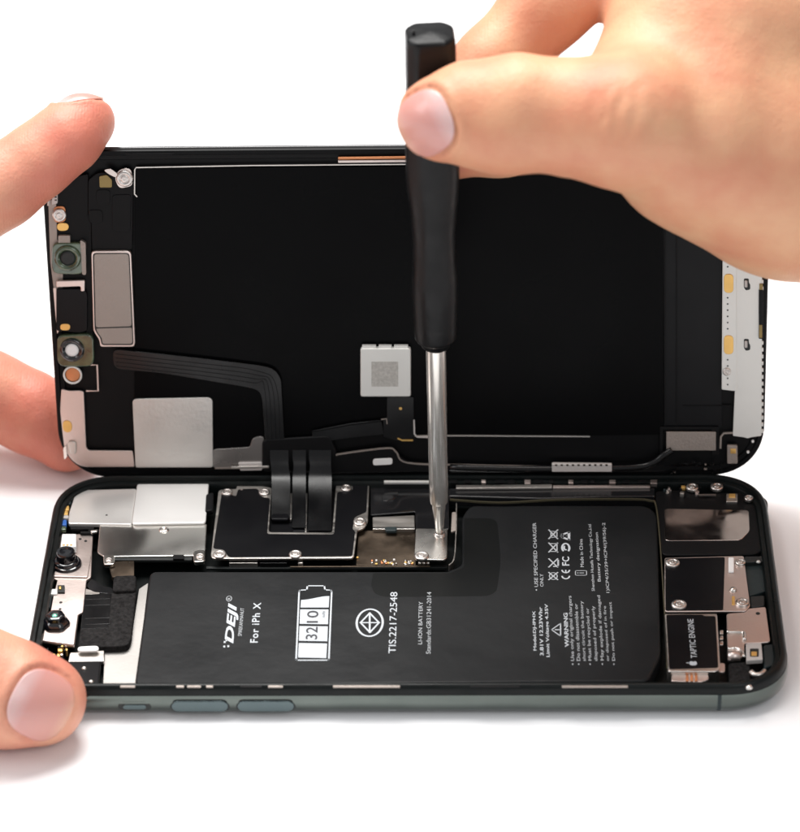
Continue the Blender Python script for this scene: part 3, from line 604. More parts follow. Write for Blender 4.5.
G().lathe([(1.9,-.2),(1.95,.35),(1.7,.4),(1.55,.2)], S(72.6,374.6,.5), sN, 28, cap=False).obj('ring', M['whitemetal'], screen, smooth=True)
G().lathe([(.001,.12),(1.3,.1),(1.65,0),(1.65,-.2)], S(72.6,374.6,.5), sN, 28).obj('copper_disc', M['copper'], screen, smooth=True)
line3([S(87,365,.4), S(97,365,.4), S(98,391,.4), S(86,391,.4)], .3, .3, sN).obj('metal_or_highlight_edge', M['pinksteel'], screen)
# metal frame, lower left
fr = spoly('metal_frame', [(61,389),(69,391),(80,390.6),(83.6,392),(86,447),(88,450.5),(132.5,451),(134.4,467.2),(82,467.2),(72,461),(64.5,450),(62,430),(60,410)], .35, .5, M['pinksteel'], screen, r=[.5,.5,.5,.3,.3,.4,.4,.3,1.5,1.5,1,.5,.5], bevel=.12)
spoly('gold_pad', [(62.4,421.5),(68,420.4),(72,424),(71.6,431.6),(66.4,433),(62.4,430)], .55, .3, M['gold'], fr, r=.9)
spoly('spring_clip', [(67.4,442.5),(71,441.2),(76,442.4),(76,454.4),(70,454.4)], .9, .5, M['steel'], fr, r=.5, bevel=.2)
spoly('spring_clip', [(63,448),(66,445),(67,457),(64,460)], .9, .5, M['silver'], screen, r=.4, bevel=.15)
mc = spoly('mesh_cover', [(91,253),(93,251),(128,251),(131,253),(135,344),(133.5,347),(100,347),(99,340),(95,334),(93,330)], 1.15, 1.0, M['pinksteel'], screen, r=.6, bevel=.2, segs=3)
spoly('cover_groove', [(92.6,255),(94.4,252.8),(127.6,252.8),(129.6,255),(133.4,343),(132,345.2),(101.4,345.2),(100.4,338.6),(96.4,332.8),(94.4,329)], 1.17, .1, M['slot'], mc, r=.6, bevel=.02)
spoly('cover_plate', [(93.8,255.8),(95.2,254),(126.8,254),(128.6,255.8),(131.6,326.4),(95.6,327.6)], 1.25, .2, M['satin'], mc, r=.6, bevel=.08)
spoly('cover_plate', [(95.8,328.6),(131.8,327.6),(132.4,342),(131.2,344),(102.4,344),(101.6,338.2),(97.4,332.4)], 1.25, .2, M['satin'], mc, r=.4, bevel=.08)
spoly('polished_plate', [(132.4,401),(135,399),(209,397.6),(212.4,400),(213,467.6),(135.4,467.8)], .5, .5, M['shieldmottle'], screen, r=.5, bevel=.12)
spoly('polished_plate', [(212.4,449.6),(250,447.4),(252,439),(258,436.6),(264,437),(264,444),(272,444),(272,467.4),(213,468.2)], .4, .5, M['film'], screen, r=.6, bevel=.1)
spoly('spring_clip', [(238,463),(262,462.6),(262,470.6),(240,471)], 1.0, .7, M['pale'], screen, r=.3, bevel=.15)
spoly('spring_clip', [(231,466.8),(269,466),(269,468.2),(231,469)], 1.2, .3, M['steel'], screen, r=.2, bevel=.08)
# bottom rail of the screen
rl = spoly('lower_rail', [(318,470),(330,458),(336,454.6),(386,448.6),(394,451),(400,457),(410,463.6),(450,465),(450,471),(318,474)], .9, 1.0, M['board'], screen, r=1.2, bevel=.3, segs=3)
spoly('white_slot', [(373,459),(392.4,458),(392.4,464.6),(373,465.6)], 1.0, .15, M['white'], rl, r=.55)
line3(smooth_path([S(215,468.4,.6), S(300,467,.7), S(330,458,.9), S(338,454.6,.95), S(386,448.4,.95), S(396,452,.95), S(408,463,.95), S(470,465.4,.9), S(550,467,.9)]), .3, .3, sN).obj('metal_or_highlight_edge', M['satin'], screen)  # pale strip laid along the rail to draw its edge highlight
G().tube(smooth_path([S(450,467.4,.9), S(520,469,.9), S(600,468.4,1.1), S(640,466.8,1.1), S(655,462,1.1), S(664,455,.9), S(672,450,.5)]), .72, 12).obj('antenna_cable', M['flex'], screen, smooth=True)
cnn = spoly('spring_clip', [(552,464),(612,464.6),(612,472),(552,472)], 1.9, 1.0, M['pale'], screen, r=.2, bevel=.12)
for i in range(10): spoly('clip_slot', rect(555+i*5.6,464.4,557.4+i*5.6,466), 1.95, .1, M['bronze'], cnn, r=.05, bevel=.02)
spoly('grey_sticker', rect(666.5,432,716,450.6), .45, .4, M['satin'], screen, r=.15)
line3([S(720.6,448.6,.4), S(721,437,.4), S(724,433.4,.4), S(734,433,.4)], .35, .3, sN).obj('metal_or_highlight_edge', M['satin'], screen)
spoly('recess_rim', [(660,427),(719,427),(719,455),(712,455),(712,430),(663,430),(663,455),(660,455)], .3, .4, M['board'], screen, r=.3)
# right side board and steel strip
st = spoly('steel_strip', [(735,166),(758,170),(762,180),(762.4,300),(761.6,436),(751,437.4),(748,438.6),(744,437.4),(733,436),(735,390)], .55, .5, M['whitemetal'], screen, r=.3, bevel=.08)
for i in range(38):
    y = 178+i*6.8
    if 288 < y < 338: continue
    spoly('tooth', rect(761.6,y,763.6,y+3.6), .5, .4, M['whitemetal'], st, r=.1, bevel=.03)
spoly('black_clip', rect(759,290,763.4,339), .9, .5, M['label'], screen, r=.2); spoly('gold_pad', rect(759.6,284,763,294), .8, .3, M['olive'], screen, r=.1)
spoly('gold_pad', rect(759.2,325,762.4,338), 1.0, .3, M['olive'], screen, r=.1)
pb = spoly('contact_board', [(723.4,168),(736.6,168),(736.6,391),(733.4,391),(721.8,389.6)], .85, .5, M['whitemetal'], screen, r=.2, bevel=.08)
for y in (283.6, 345): spoly('gold_pad', [(724,y-9.5),(733.6,y-9.5),(733.6,y+9.5),(724,y+9.5)], 1.0, .2, M['gold'], pb, r=1.0)
for i in range(34):
    y = 180+i*6.2
    if abs(y-283.6) < 12 or abs(y-345) < 12 or abs(y-372) < 5: continue
    G().lathe([(.001,.03),(.17,.03),(.18,-.1)], S(727.8,y,.88), sN, 8).obj('via', M['slot'], pb)
sscrew(727, 372, 1.1, .75, pb, m='bronze')
for y in (284.6, 345):
    s1 = spoly('slot', [(744,y-6),(749,y-6),(749,y-2),(750.4,y),(750.4,y+5),(746,y+6),(744,y+3)], .62, .1, M['slot'], st, r=.3); spoly('slot_tongue', rect(744.6,y-4,747.6,y+3), .8, .2, M['pale'], st, r=.2)
sc2 = spoly('spring_contact', rect(727.4,445.5,737.6,464), .9, .8, M['satin'], screen, r=.3, bevel=.15)
spoly('contact_pad', rect(730.6,449,736,453.8), 1.05, .2, M['gold'], sc2, r=.1)
for x, y in ((753,441.5),(748.2,452.2)): G().lathe([(.001,.1),(.25,.08),(.3,-.3)], S(x,y,.3), sN, 10).obj('solder_or_glint_dot', M['white'], screen)
for i in range(26):
    x = random.uniform(670,722); y = random.uniform(461,473)
    spoly('component', rect(x, y, x+random.uniform(1,4), y+random.uniform(.7,2)), .8, .6, M[random.choice(['board','board','board','satin','flex'])], screen, r=.1, bevel=.05)
# white square chip cover and little flex
wc = spoly('chip_cover', rect(360.4,348.6,410.8,397), 1.6, 1.4, M['whitemetal'], screen, r=.5, bevel=.25, segs=3)
for x0, x1 in ((362,376),(378.6,391.6),(394,408)): spoly('cover_tab', rect(x0,346,x1,348.4), 1.3, 1.0, M['whitemetal'], wc, r=.1, bevel=.06)
spoly('etched_square', rect(371.4,361.6,398.2,386.6), 1.615, .05, M['etch'], wc, r=.1, bevel=.01)
fx_ = spoly('small_flex', [(387,397),(413.6,397),(414,420),(415,438),(397,441),(383,437),(383,419),(387,418)], .3, .4, M['flex'], screen, r=.4)
G().lathe([(.001,.08),(.3,.06),(.36,-.1)], S(400.6,408.6,.35), sN, 14).obj('gold_dot', M['gold'], fx_)
line3([S(397.6,438.4,.45), S(402,440.4,.45), S(413,440.4,.45)], .3, .2, sN).obj('gold_edge', M['gold'], fx_)
line3([S(381,419.6,.4), S(386.6,418.8,.4), S(387,424,.4)], .25, .2, sN).obj('metal_or_highlight_edge', M['satin'], screen)
line3([S(414,420,.4), S(414.4,434,.4), S(417,437,.4), S(430,437.4,.4)], .3, .2, sN).obj('metal_or_highlight_edge', M['pale'], screen)
# flex cables on the screen
spoly('flex_cable', [(112,349),(160,354),(205,359),(262,366),(274,369),(281,378),(285,452),(266,452),(262,398),(259,391),(250,388),(200,379.5),(160,373),(114,369)], .9, .35, M['flex'], screen, r=1.6, bevel=.1)
for off in (4,8,12,16):
    line3(smooth_path([S(116,350+off,.96), S(160,355+off,.96), S(205,360+off,.96), S(258-off*.3,367+off,.96), S(280-off,386,.96), S(284.5-off,450,.96)]), .10, .07, sN).obj('flex_trace', M['board'], screen)
spoly('flex_cable', [(312,431),(350,423.6),(381,420),(384,434.6),(345,438.6),(313,443.6)], .8, .4, M['flex'], screen, r=.5)
line3([S(312,432,.9), S(350,425,.9), S(381,421.4,.9)], .3, .15, sN).obj('flex_trace', M['board'], screen)
spoly('cable_base', [(262,440),(330,436),(338,456),(322,472),(262,472)], 1.0, .9, M['board'], screen, r=1.2, bevel=.3)
def ribbon(name, rows, m, t=.22):                    # rows of (left, right) 3D points swept into a thin cable
    L = smooth_path([r[0] for r in rows], 8); R = smooth_path([r[1] for r in rows], 8)
    g = G(); n = len(L); fs = [(k, k+1, n+k+1, n+k) for k in range(n-1)]
    g.add(L+R, fs); o = g.obj(name, m, screen, smooth=True)
    s = o.modifiers.new('so', 'SOLIDIFY'); s.thickness = t*.001; s.offset = 0
    o.modifiers.new('e', 'EDGE_SPLIT').split_angle = .8
    return o
for xa, xb, xc, xd, yend in ((270,288.5,271.6,290,517.5), (292.6,305.8,292.6,305.8,528), (309,331,308.6,331.6,531)):
    ribbon('ribbon_cable', [(S(xa,450,1.1), S(xb,450,1.1)), (S(xa,458,1.6), S(xb,458,1.6)), (S(xa+1,466,2.7), S(xb,466,2.7)),
        (B(xc,478,7.9), B(xd,478,7.9)), (B(xc,499,6.3), B(xd,499,6.3)), (B(xc-.5,yend,5.2), B(xd,yend,5.2))], M['flex'])
bpoly('connector', rect(271,513,289,519), 5.5, .8, M['label'], phone, r=.6, bevel=.3)
bpoly('connector', rect(292.5,524,331,531.4), 4.9, .5, M['label'], phone, r=.3, bevel=.2)

# ================================================================== SCREWDRIVER
tip = B(439.4, 532.5, 6.0)
ray_t = ray(430, 32); k = (tip[1]-1.5-CAM[1])/ray_t[1]; topw = CAM+ray_t*k
AX = topw-tip; LEN = np.linalg.norm(AX); AX = AX/LEN
drv = empty('screwdriver', tuple(tip), 'small screwdriver with black waisted handle and chrome shaft, held upright on a screw', 'screwdriver')
def along(py):                                       # distance up the axis whose picture row is py
    lo, hi = 0, LEN
    for _ in range(40):
        m = (lo+hi)/2; p = tip+AX*m-CAM; y = 416-F*(p@cU)/(p@cF)
        if y > py: lo = m
        else: hi = m
    return lo
def rr(py, half): return half*depth(tip+AX*along(py))/F
hp = [(347.5,11),(345,14.5),(341,16),(339.8,16.4),(338.6,19.6),(336.5,21),(330,21.6),(316,22.2),(296,23),(281,23),(265,22),(249,21.4),(232,21.8),(216,23.2),(200,25),(188,26.2),(176,26.8),(160,27),(130,27),(104,26.8),(92,26.2),(86,25.6),(60,25.4),(40,25.4),(35,25),(33,23.8),(32,21.5)]
prof = [(rr(y, h), along(y)) for y, h in hp]
hz = along(104); hz2 = along(84)
def hexf(t, h):
    w = min(max((h-hz)/(hz2-hz), 0), 1)
    a = (t+.71) % (math.pi/2)-math.pi/4
    sq = min(1/max(math.cos(a), .1), 1.13)*.985
    return 1+(sq-1)*w
# smooth the profile
fine = []
for i in range(len(prof)-1):
    for k in range(4): fine.append(tuple(np.array(prof[i])*(1-k/4)+np.array(prof[i+1])*(k/4)))
fine.append(prof[-1])
hd = G().lathe([(.001, fine[0][1])]+fine+[(.001, fine[-1][1]+.35)], tip, AX, 64, rf=hexf).obj('handle', M['handle'], drv, smooth=True)
hd.modifiers.new('e', 'EDGE_SPLIT').split_angle = .75
G().lathe([(.001,0),(.35,0),(.25,.7),(.001,.75)], tip+AX*(prof[-1][1]+.1)+V(-3.0,-1,0), AX, 8).obj('moulding_nub', M['handle'], hd)
shp = [(rr(501,6.0), along(503.5)), (rr(500,8.6), along(502)), (rr(500,9.4), along(499)), (rr(480,9.5), along(480)), (rr(400,9.8), along(400)), (rr(345,10.0), along(343))]
G().lathe(shp, tip, AX, 40).obj('shaft', M['chrome'], drv, smooth=True).modifiers.new('e', 'EDGE_SPLIT').split_angle = .7
bit = [(rr(533,2.6), 0), (rr(532,4.0), .5), (rr(525,4.6), along(525)), (rr(515,5.6), along(515)), (rr(506,6.8), along(507)), (rr(501,7.0), along(502.5)), (rr(500,7.0), along(498))]
G().lathe(bit, tip, AX, 40, rf=lambda t, h: 1-.05*(math.cos(3*t)*.5+.5)*(1 if h < along(508) else 0)).obj('bit', M['chrome'], drv, smooth=True).modifiers.new('e', 'EDGE_SPLIT').split_angle = .5

# ================================================================== HANDS (implicit surfaces meshed by surface nets)
def seg_sdf(P, a, b, ra, rb):
    ab = b-a; L2 = float(ab@ab); t = np.clip(((P-a)@ab)/L2, 0, 1)
    d = np.linalg.norm(P-(a+t[..., None]*ab), axis=-1)
    return d-(ra+(rb-ra)*t)
def smin(a, b, k):
    h = np.maximum(k-np.abs(a-b), 0)/k
    return np.minimum(a, b)-h*h*k*.25
class Hand:
    def __init__(s): s.fing = []; s.palm = []; s.nails = []; s.creases = []; s.flush = []; s.pads = []
    def finger(s, pts): s.fing.append([(np.asarray(p, float), r) for p, r in pts])
    def bulk(s, pts): s.palm += [(pts[i], pts[i+1]) for i in range(len(pts)-1)]
    def sdf(s, P, nails=True):
        F = np.full(P.shape[:-1], 60.0)
        for ch in s.fing:
            d = np.full(P.shape[:-1], 60.0)
            for (a, ra), (b, rb) in zip(ch[:-1], ch[1:]): d = smin(d, seg_sdf(P, a, b, ra, rb), 3.0)
            F = smin(F, d, 1.0)
        pm = np.full(P.shape[:-1], 60.0)
        for (a, ra), (b, rb) in s.palm: pm = smin(pm, seg_sdf(P, a, b, ra, rb), 12.0)
        F = smin(F, pm, 9.0)
        for c, r, k in s.pads: F = smin(F, np.linalg.norm(P-c, axis=-1)-r, k)
        for c, ax, side, w, dp, rad in s.creases:
            q = P-c; t = q@ax; rr_ = np.linalg.norm(q, axis=-1); sd = (q@side)
            wob = .35*np.sin(rr_*1.1+c[0])
            F = F+dp*np.exp(-((t+wob)/w)**2)*np.exp(-(rr_/rad)**2)*np.clip(sd/3+.3, 0, 1)
        for n in (s.nails if nails else []):
            q = P-n['c']; a = (q@n['U'])/n['w']; b = (q@n['V'])/n['l']; z = q@n['N']
            rho = (np.abs(a)**2.6+np.abs(b)**2.6)**(1/2.6); m = np.clip((z+5.5)/2, 0, 1)
            tipf = 1/(1+np.exp((b-.72)*14))
            F = F+m*(.38*np.exp(-((rho-1.02)/.065)**2)*(.35+.65*tipf) + .28/(1+np.exp((rho-.98)*30)) - .32*np.exp(-((rho-1.2)/.13)**2)*tipf)
        # long low folds of the skin
        F = F+.17*np.sin(P[..., 0]*.31+P[..., 1]*.17+1)*np.sin(P[..., 2]*.27-P[..., 0]*.12)
        return F
    def nail(s, px, py, tow, across_w, length, D, tilt=(0,0), off=0.0):
        # tow: image direction (dx, dy) from cuticle to tip; tilt leans the nail's normal in the image (right, up)
        N_ = nrm(-cF+cR*tilt[0]+cU*tilt[1]); Vv = cR*tow[0]-cU*tow[1]; Vv = nrm(Vv-N_*(Vv@N_)); U_ = np.cross(Vv, N_)
        p = Cp(px, py, D)-N_*0
        s.nails.append(dict(c=p, N=N_, V=Vv, U=U_, w=across_w/2, l=length/2, off=off))
    def settle(s):                                   # put each nail's centre on the skin before it is carved
        ns = s.nails; s.nails = []
        for n in ns:
            a, b = n['c']+n['N']*25, n['c']-n['N']*25
            for t in np.linspace(0, 1, 400):
                p = a+(b-a)*t
                if s.sdf(p[None])[0] < 0: n['c'] = p; break
        s.nails = ns
    def build(s, name, parent_label, cat, m, h=1.25):
        s.settle()
        P = [p for ch in s.fing for p, _ in ch]+[p for sg in s.palm for p, _ in sg]; R = 46
        lo = np.min(P, 0)-np.array([R]*3)*.8; hi = np.max(P, 0)+np.array([R]*3)*.8
        nn = np.ceil((hi-lo)/h).astype(int)+1
        X = [lo[i]+h*np.arange(nn[i]) for i in range(3)]
        Fd = np.full(tuple(nn), 9.0, np.float32)
        bs = 24                                       # coarse blocks: only those near the surface are sampled finely
        for i in range(0, nn[0], bs):
            for j in range(0, nn[1], bs):
                for k in range(0, nn[2], bs):
                    xs, ys, zs = X[0][i:i+bs], X[1][j:j+bs], X[2][k:k+bs]
                    c = np.array([[xs.mean(), ys.mean(), zs.mean()]]); v0 = s.sdf(c)[0]
                    if abs(v0) > bs*h*.87+3: Fd[i:i+bs, j:j+bs, k:k+bs] = np.sign(v0)*9; continue
                    G_ = np.stack(np.meshgrid(xs, ys, zs, indexing='ij'), -1); Fd[i:i+bs, j:j+bs, k:k+bs] = s.sdf(G_)
        verts, faces = surfnet(Fd, lo, h)
        # one subdivision, then pull the points onto the surface
        me = bpy.data.meshes.new('tmp'); me.from_pydata([tuple(v) for v in verts], [], [tuple(f) for f in faces])
        bm = bmesh.new(); bm.from_mesh(me)
        bmesh.ops.delete(bm, geom=[v for v in bm.verts if not v.link_faces], context='VERTS')
        bmesh.ops.recalc_face_normals(bm, faces=bm.faces)
        # refine only what the picture can show
        def near(p):
            q = np.array(p)-CAM; z = q@cF; return -60 < 400+F*(q@cR)/z < 860 and -60 < 416-F*(q@cU)/z < 892
        es = [e for e in bm.edges if near(e.verts[0].co)]
        bmesh.ops.subdivide_edges(bm, edges=es, cuts=1, use_grid_fill=True)
        bm.to_mesh(me); bm.free()
        co_ = np.array([v.co[:] for v in me.vertices]); fs = [tuple(p.vertices) for p in me.polygons]; bpy.data.meshes.remove(me)
        for _ in range(3):
            e = .25; f0 = s.sdf(co_); g = np.stack([s.sdf(co_+np.eye(3)[i]*e)-f0 for i in range(3)], -1)/e
            gl_ = np.maximum(np.linalg.norm(g, axis=-1), .5); co_ = co_-g/gl_[:, None]*(np.clip(f0, -1, 1)/gl_)[:, None]*.8
        base = co_[co_[:, 2].argmin()]
        o = obj(name, co_, fs, M[m], None, smooth=True, origin=tuple(co_.mean(0)))
        o['label'] = parent_label; o['category'] = cat
        vs = np.array([v.co[:] for v in o.data.vertices])*1000+org(o)
        fl = np.full(len(vs), .12)
        for c, r, a in s.flush: fl = np.maximum(fl, a*np.exp(-(np.linalg.norm(vs-c, axis=-1)/r)**2))
        at = o.data.attributes.new('flush', 'FLOAT', 'POINT'); at.data.foreach_set('value', fl.astype(np.float32))
        for n in s.nails: s.make_nail(n, o)
        return o
    def make_nail(s, n, parent):
        K = 22; vs = []; al = []
        for i in range(-K, K+1):
            for j in range(-K, K+1):
                a, b = i/K, j/K
                m = max(abs(a), abs(b)); rho = (abs(a)**2.6+abs(b)**2.6)**(1/2.6)
                q = .965*m/rho if rho > 0 else 0; a2, b2 = a*q, b*q
                p0 = n['c']+n['U']*a2*n['w']+n['V']*b2*n['l']; lo_, hi_ = -9., 6.
                ts = np.linspace(hi_, lo_, 120); pp = p0+n['N']*ts[:, None]; f = s.sdf(pp, False)
                idx = np.argmax(f < 0) if (f < 0).any() else 60
                t = ts[idx] if idx == 0 else ts[idx-1]+(ts[idx]-ts[idx-1])*f[idx-1]/(f[idx-1]-f[idx]+1e-9)
                if not (f < 0).any(): t = np.nan
                vs.append((a2, b2, t)); al.append((b2+1)/2)
        W = 2*K+1; tt = np.array([v[2] for v in vs]).reshape(W, W)
        av = np.array([v[0] for v in vs]); bv = np.array([v[1] for v in vs]); tv = tt.reshape(-1)   # an even nail plate: smooth fit to the skin
        A = np.stack([np.ones_like(av), av, bv, av*av, av*bv, bv*bv, av**4, av*av*bv, av*bv*bv], -1); med = np.nanmax(tv)
        ok = np.isfinite(tv) & (np.nan_to_num(tv, nan=-99) > med-4.2); cf = np.linalg.lstsq(A[ok], tv[ok], rcond=None)[0]; tt = (A@cf).reshape(W, W)
        edge = np.zeros_like(tt); 
        pts = [n['c']+n['U']*a*n['w']+n['V']*b*n['l']+n['N']*(tt.reshape(-1)[k]+n['off']+.20+.12*(1-max(abs(a), abs(b))**4)) for k, (a, b, _) in enumerate(vs)]
        fs = [(i*W+j, i*W+j+1, (i+1)*W+j+1, (i+1)*W+j) for i in range(W-1) for j in range(W-1)]
        o0 = org(parent); me = bpy.data.meshes.new('fingernail')
        me.from_pydata([tuple((p-o0)*.001) for p in pts], [], fs); me.materials.append(M['nail']); me.shade_smooth()
        at = me.attributes.new('along', 'FLOAT', 'POINT'); at.data.foreach_set('value', np.array(al, np.float32))
        o = bpy.data.objects.new('fingernail', me); C.objects.link(o); o.parent = parent
        sm = o.modifiers.new('so', 'SOLIDIFY'); sm.thickness = .00045; sm.offset = -1
        if me.polygons[0].normal.dot(Vector(n['N'])) < 0: me.flip_normals()
def surfnet(Fd, lo, h):
    I = Fd < 0; nx, ny, nz = Fd.shape
    cs = np.zeros((nx-1, ny-1, nz-1), np.int8)
    for a in (0, 1):
        for b in (0, 1):
            for c in (0, 1): cs += I[a:nx-1+a, b:ny-1+b, c:nz-1+c]
    act = (cs > 0) & (cs < 8); idx = -np.ones(act.shape, np.int64); ijk = np.argwhere(act); idx[act] = np.arange(len(ijk))
    acc = np.zeros((len(ijk), 3)); cnt = np.zeros(len(ijk))
    cor = [(a, b, c) for a in (0, 1) for b in (0, 1) for c in (0, 1)]
    for p in cor:
        for q in cor:
            if sum(abs(p[i]-q[i]) for i in range(3)) == 1 and p < q:
                fa = Fd[tuple((ijk+p).T)]; fb = Fd[tuple((ijk+q).T)]; m = (fa < 0) != (fb < 0)
                t = np.where(m, fa/(fa-fb+1e-12), 0)
                acc[m] += (np.array(p)+(np.array(q)-np.array(p))*t[:, None])[m]; cnt[m] += 1
    verts = lo+h*(ijk+acc/np.maximum(cnt, 1)[:, None]); faces = []
    for ax in range(3):
        sl0 = [slice(None)]*3; sl1 = [slice(None)]*3; sl0[ax] = slice(0, -1); sl1[ax] = slice(1, None)
        ch = I[tuple(sl0)] != I[tuple(sl1)]; e = np.argwhere(ch); o1, o2 = [i for i in range(3) if i != ax]
        ok = (e[:, o1] > 0) & (e[:, o2] > 0) & (e[:, o1] < Fd.shape[o1]-1) & (e[:, o2] < Fd.shape[o2]-1); e = e[ok]
        def at_(d1, d2): q = e.copy(); q[:, o1] += d1; q[:, o2] += d2; return idx[tuple(q.T)]
        faces.append(np.stack([at_(-1,-1), at_(0,-1), at_(0,0), at_(-1,0)], -1))
    return verts, np.concatenate(faces)

# ---- right hand, holding the screwdriver
Dd = depth(tip+AX*along(110))
Rh = Hand(); RP = lambda x, y, d: Cp(x, y, Dd+d)
Rh.finger([(RP(440,119,-12.0),7.6),(RP(468,112,-13),8.6),(RP(520,110,-14),9.5),(RP(575,118,-14),10.1),(RP(625,122,-13),11.6),(RP(700,140,-6),14),(RP(800,170,4),17)])
Rh.finger([(RP(462,112,11),6.6),(RP(492,68,12),7.3),(RP(545,8,13),7.8),(RP(600,-60,14),8.6),(RP(700,-150,16),9.6),(RP(860,-110,22),11.5)])
Rh.finger([(RP(452,146,12.5),6.4),(RP(500,135,15),7.2),(RP(580,125,20),8),(RP(680,60,30),9.2),(RP(880,-30,34),12)])
Rh.finger([(RP(640,165,34),6.4),(RP(700,160,36),7.3),(RP(760,120,42),8.4),(RP(920,60,44),11)])
Rh.finger([(RP(740,160,42),5.8),(RP(780,160,46),6.6),(RP(830,150,50),7.6),(RP(960,130,52),10)])
Rh.bulk([(RP(640,78,-2),9),(RP(720,60,4),14),(RP(860,10,16),17),(RP(1120,110,26),25)])
Rh.bulk([(RP(700,150,2),14.6),(RP(790,172,10),16.8),(RP(900,168,16),19),(RP(1120,190,24),25)])
Rh.bulk([(RP(960,80,46),13),(RP(1140,150,40),23),(RP(1500,290,40),27),(RP(1900,420,40),32)])
Rh.bulk([(RP(706,22,4),15),(RP(880,-70,22),13),(RP(1100,60,26),22)])
Rh.pads.append((RP(628,118,-17.5),8.5,7)); Rh.pads.append((RP(500,132,-13),7.0,5))
Rh.nail(433,123,(-.91,.41),11.8,11.8,Dd-14,tilt=(-.38,-.10))
for x, y, w, dp, rad in ((592,108,1.0,.6,10),(604,113,.9,.5,10),(618,112,1.1,.65,10),(632,118,1.0,.5,11),(545,110,1.0,.2,9),(655,130,1.3,.4,12),(700,180,2.2,.5,20)):
    Rh.creases.append((RP(x,y,-26), nrm(cR*.97-cU*.2), -cF, w, dp, rad*1.3))
for p, r, a in ((RP(440,119,-18),14,.62),(RP(462,112,11),20,.8),(RP(452,146,12),14,.8),(RP(510,40,12),22,.5),(RP(620,110,-20),16,.55),(RP(570,160,-16),14,.35),(RP(700,200,-8),18,.3),(RP(740,60,-8),16,.35)): Rh.flush.append((p, r, a))
rh = Rh.build('hand', 'right hand pinching the black screwdriver handle between thumb and fingers', 'hand', 'skin_tan')

# ---- left hand, thumb on the near corner, fingers at the raised screen
Lh = Hand(); Dt = depth(V(-72,-36,4)); Di = depth(SP(-66,68,0)); Dm = depth(SP(-72,12,0))
Lh.finger([(Cp(42,700,Dt-7),8.2),(Cp(12,694,Dt-8),9.6),(Cp(-40,680,Dt-8),11.0),(Cp(-110,655,Dt-4),11.5),(Cp(-260,590,Dt+8),14),(Cp(-420,520,Dt+24),17)])
Lh.finger([(Cp(86,121,Di-2),5.7),(Cp(66,139,Di-3.5),6.6),(Cp(38,160,Di-4),6.9),(Cp(0,187,Di-4),7.6),(Cp(-60,232,Di-2),8.4),(Cp(-200,330,Di+2),9.2),(Cp(-360,420,Di+8),12)])
Lh.finger([(Cp(66,436,Dm+13),7.4),(Cp(30,412,Dm+13),8.0),(Cp(-10,394,Dm+13),8.4),(Cp(-90,350,Dm+14),9),(Cp(-250,370,Dm+18),10),(Cp(-380,440,Dm+10),12)])
Lh.finger([(Cp(-60,430,Dm+30),7),(Cp(-120,400,Dm+32),8),(Cp(-240,400,Dm+32),9),(Cp(-400,470,Dm+20),12)])
Lh.finger([(Cp(-110,480,Dm+30),6.2),(Cp(-170,460,Dm+32),7),(Cp(-260,460,Dm+32),8),(Cp(-420,510,Dm+24),11)])
Dp = (Dt+Di)/2
Lh.bulk([(Cp(-360,420,Di+8),13),(Cp(-480,500,Dp+6),18),(Cp(-620,600,Dp),23),(Cp(-1000,760,Dp-10),27),(Cp(-1300,860,Dp-20),31)])
Lh.bulk([(Cp(-260,590,Dt+8),13),(Cp(-420,540,Dt+22),18),(Cp(-620,600,Dp),24)])
Lh.bulk([(Cp(-400,470,Dm+14),14),(Cp(-520,540,Dm),18),(Cp(-640,610,Dp),24)])
Lh.nail(41,705,(.89,.45),13.2,11.6,Dt-16,tilt=(.12,.10))
Lh.nail(80,101,(.80,-.58),8.0,9.5,Di-2,tilt=(-.5,1.7),off=-.35)
for x, y, w, dp, rad in ((30,408,.9,.7,9),(22,404,.7,.25,8)): Lh.creases.append((Cp(x,y,Dm+4), nrm(cR*.86+cU*-.3), -cF, w, dp, rad*1.2))
for x, y, w, dp, rad in ((36,176,.6,.35,6),(30,182,.5,.2,6)): Lh.creases.append((Cp(x,y,Di-11), nrm(cR*.8+cU*.5), -cF, w, dp, rad))
for x, y in ((2,650),(-6,655)): Lh.creases.append((Cp(x,y,Dt-18), nrm(cR*.8-cU*.35), -cF, .8, .2, 12))
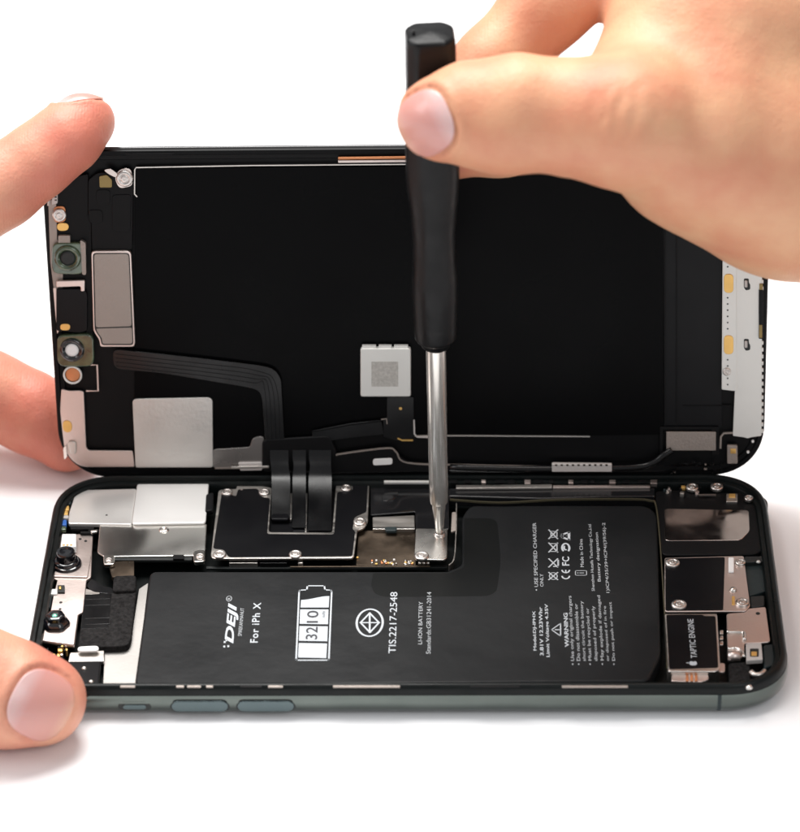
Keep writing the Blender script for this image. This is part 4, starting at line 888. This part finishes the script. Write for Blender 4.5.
for p, r, a in ((Cp(50,660,Dt-10),8,.7),(Cp(42,700,Dt-8),13,.35),(Cp(90,130,Di-6),17,.85),(Cp(40,170,Di-8),14,.6),(Cp(66,436,Dm+13),22,1.0),(Cp(20,410,Dm+10),18,.8),(Cp(5,735,Dt-8),9,.7)): Lh.flush.append((p, r, a))
lh = Lh.build('hand', 'left hand with thumb on the phone corner and index finger on top of the screen', 'hand', 'skin')
print('MINZ', [round(float(min((o.matrix_basis@v.co).z for v in o.data.vertices))*1000, 1) for o in (rh, lh)], [len(o.data.vertices) for o in (rh, lh)])

# ================================================================== LIGHT, WORLD, CAMERA
def lamp(name, loc, target, size, power, col=(1,1,1), size_y=None):
    l = bpy.data.lights.new(name, 'AREA'); l.energy = power; l.color = col; l.shape = 'RECTANGLE'; l.size = size; l.size_y = size_y or size
    o = bpy.data.objects.new(name, l); C.objects.link(o); o.location = Vector(loc)
    o.rotation_euler = (Vector(target)-Vector(loc)).to_track_quat('-Z', 'Y').to_euler(); return o
lamp('softbox_overhead', (-.12,.28,.75), (0,0,.02), .55, 12.0, (1,.985,.96), .45)
lamp('softbox_front', (.45,-.75,.75), (0,0,.05), .5, 2.2, (1,1,1))
lamp('softbox_left', (-.75,-.1,.5), (0,0,.03), .4, 2.4, (.97,.98,1))
w = bpy.data.worlds.new('World'); bpy.context.scene.world = w; w.use_nodes = True
w.node_tree.nodes['Background'].inputs['Color'].default_value = (.97,.98,1,1)
w.node_tree.nodes['Background'].inputs['Strength'].default_value = .43
cam = bpy.data.cameras.new('camera'); co = bpy.data.objects.new('camera', cam); C.objects.link(co)
from mathutils import Matrix
mt = Matrix(((cR[0], cU[0], -cF[0], CAM[0]*.001), (cR[1], cU[1], -cF[1], CAM[1]*.001), (cR[2], cU[2], -cF[2], CAM[2]*.001), (0,0,0,1)))
co.matrix_world = mt
cam.sensor_width = 36; cam.sensor_fit = 'VERTICAL'; cam.sensor_height = 36*832/800
cam.lens = F/800*36; cam.clip_start = .02; cam.clip_end = 20
cam.dof.use_dof = True; cam.dof.focus_distance = depth(B(400,560,5))*.001-.004; cam.dof.aperture_fstop = 21
sc = bpy.context.scene; sc.camera = co
sc.view_settings.view_transform = 'Standard'; sc.view_settings.look = 'None'; sc.view_settings.exposure = 0; sc.view_settings.gamma = 1
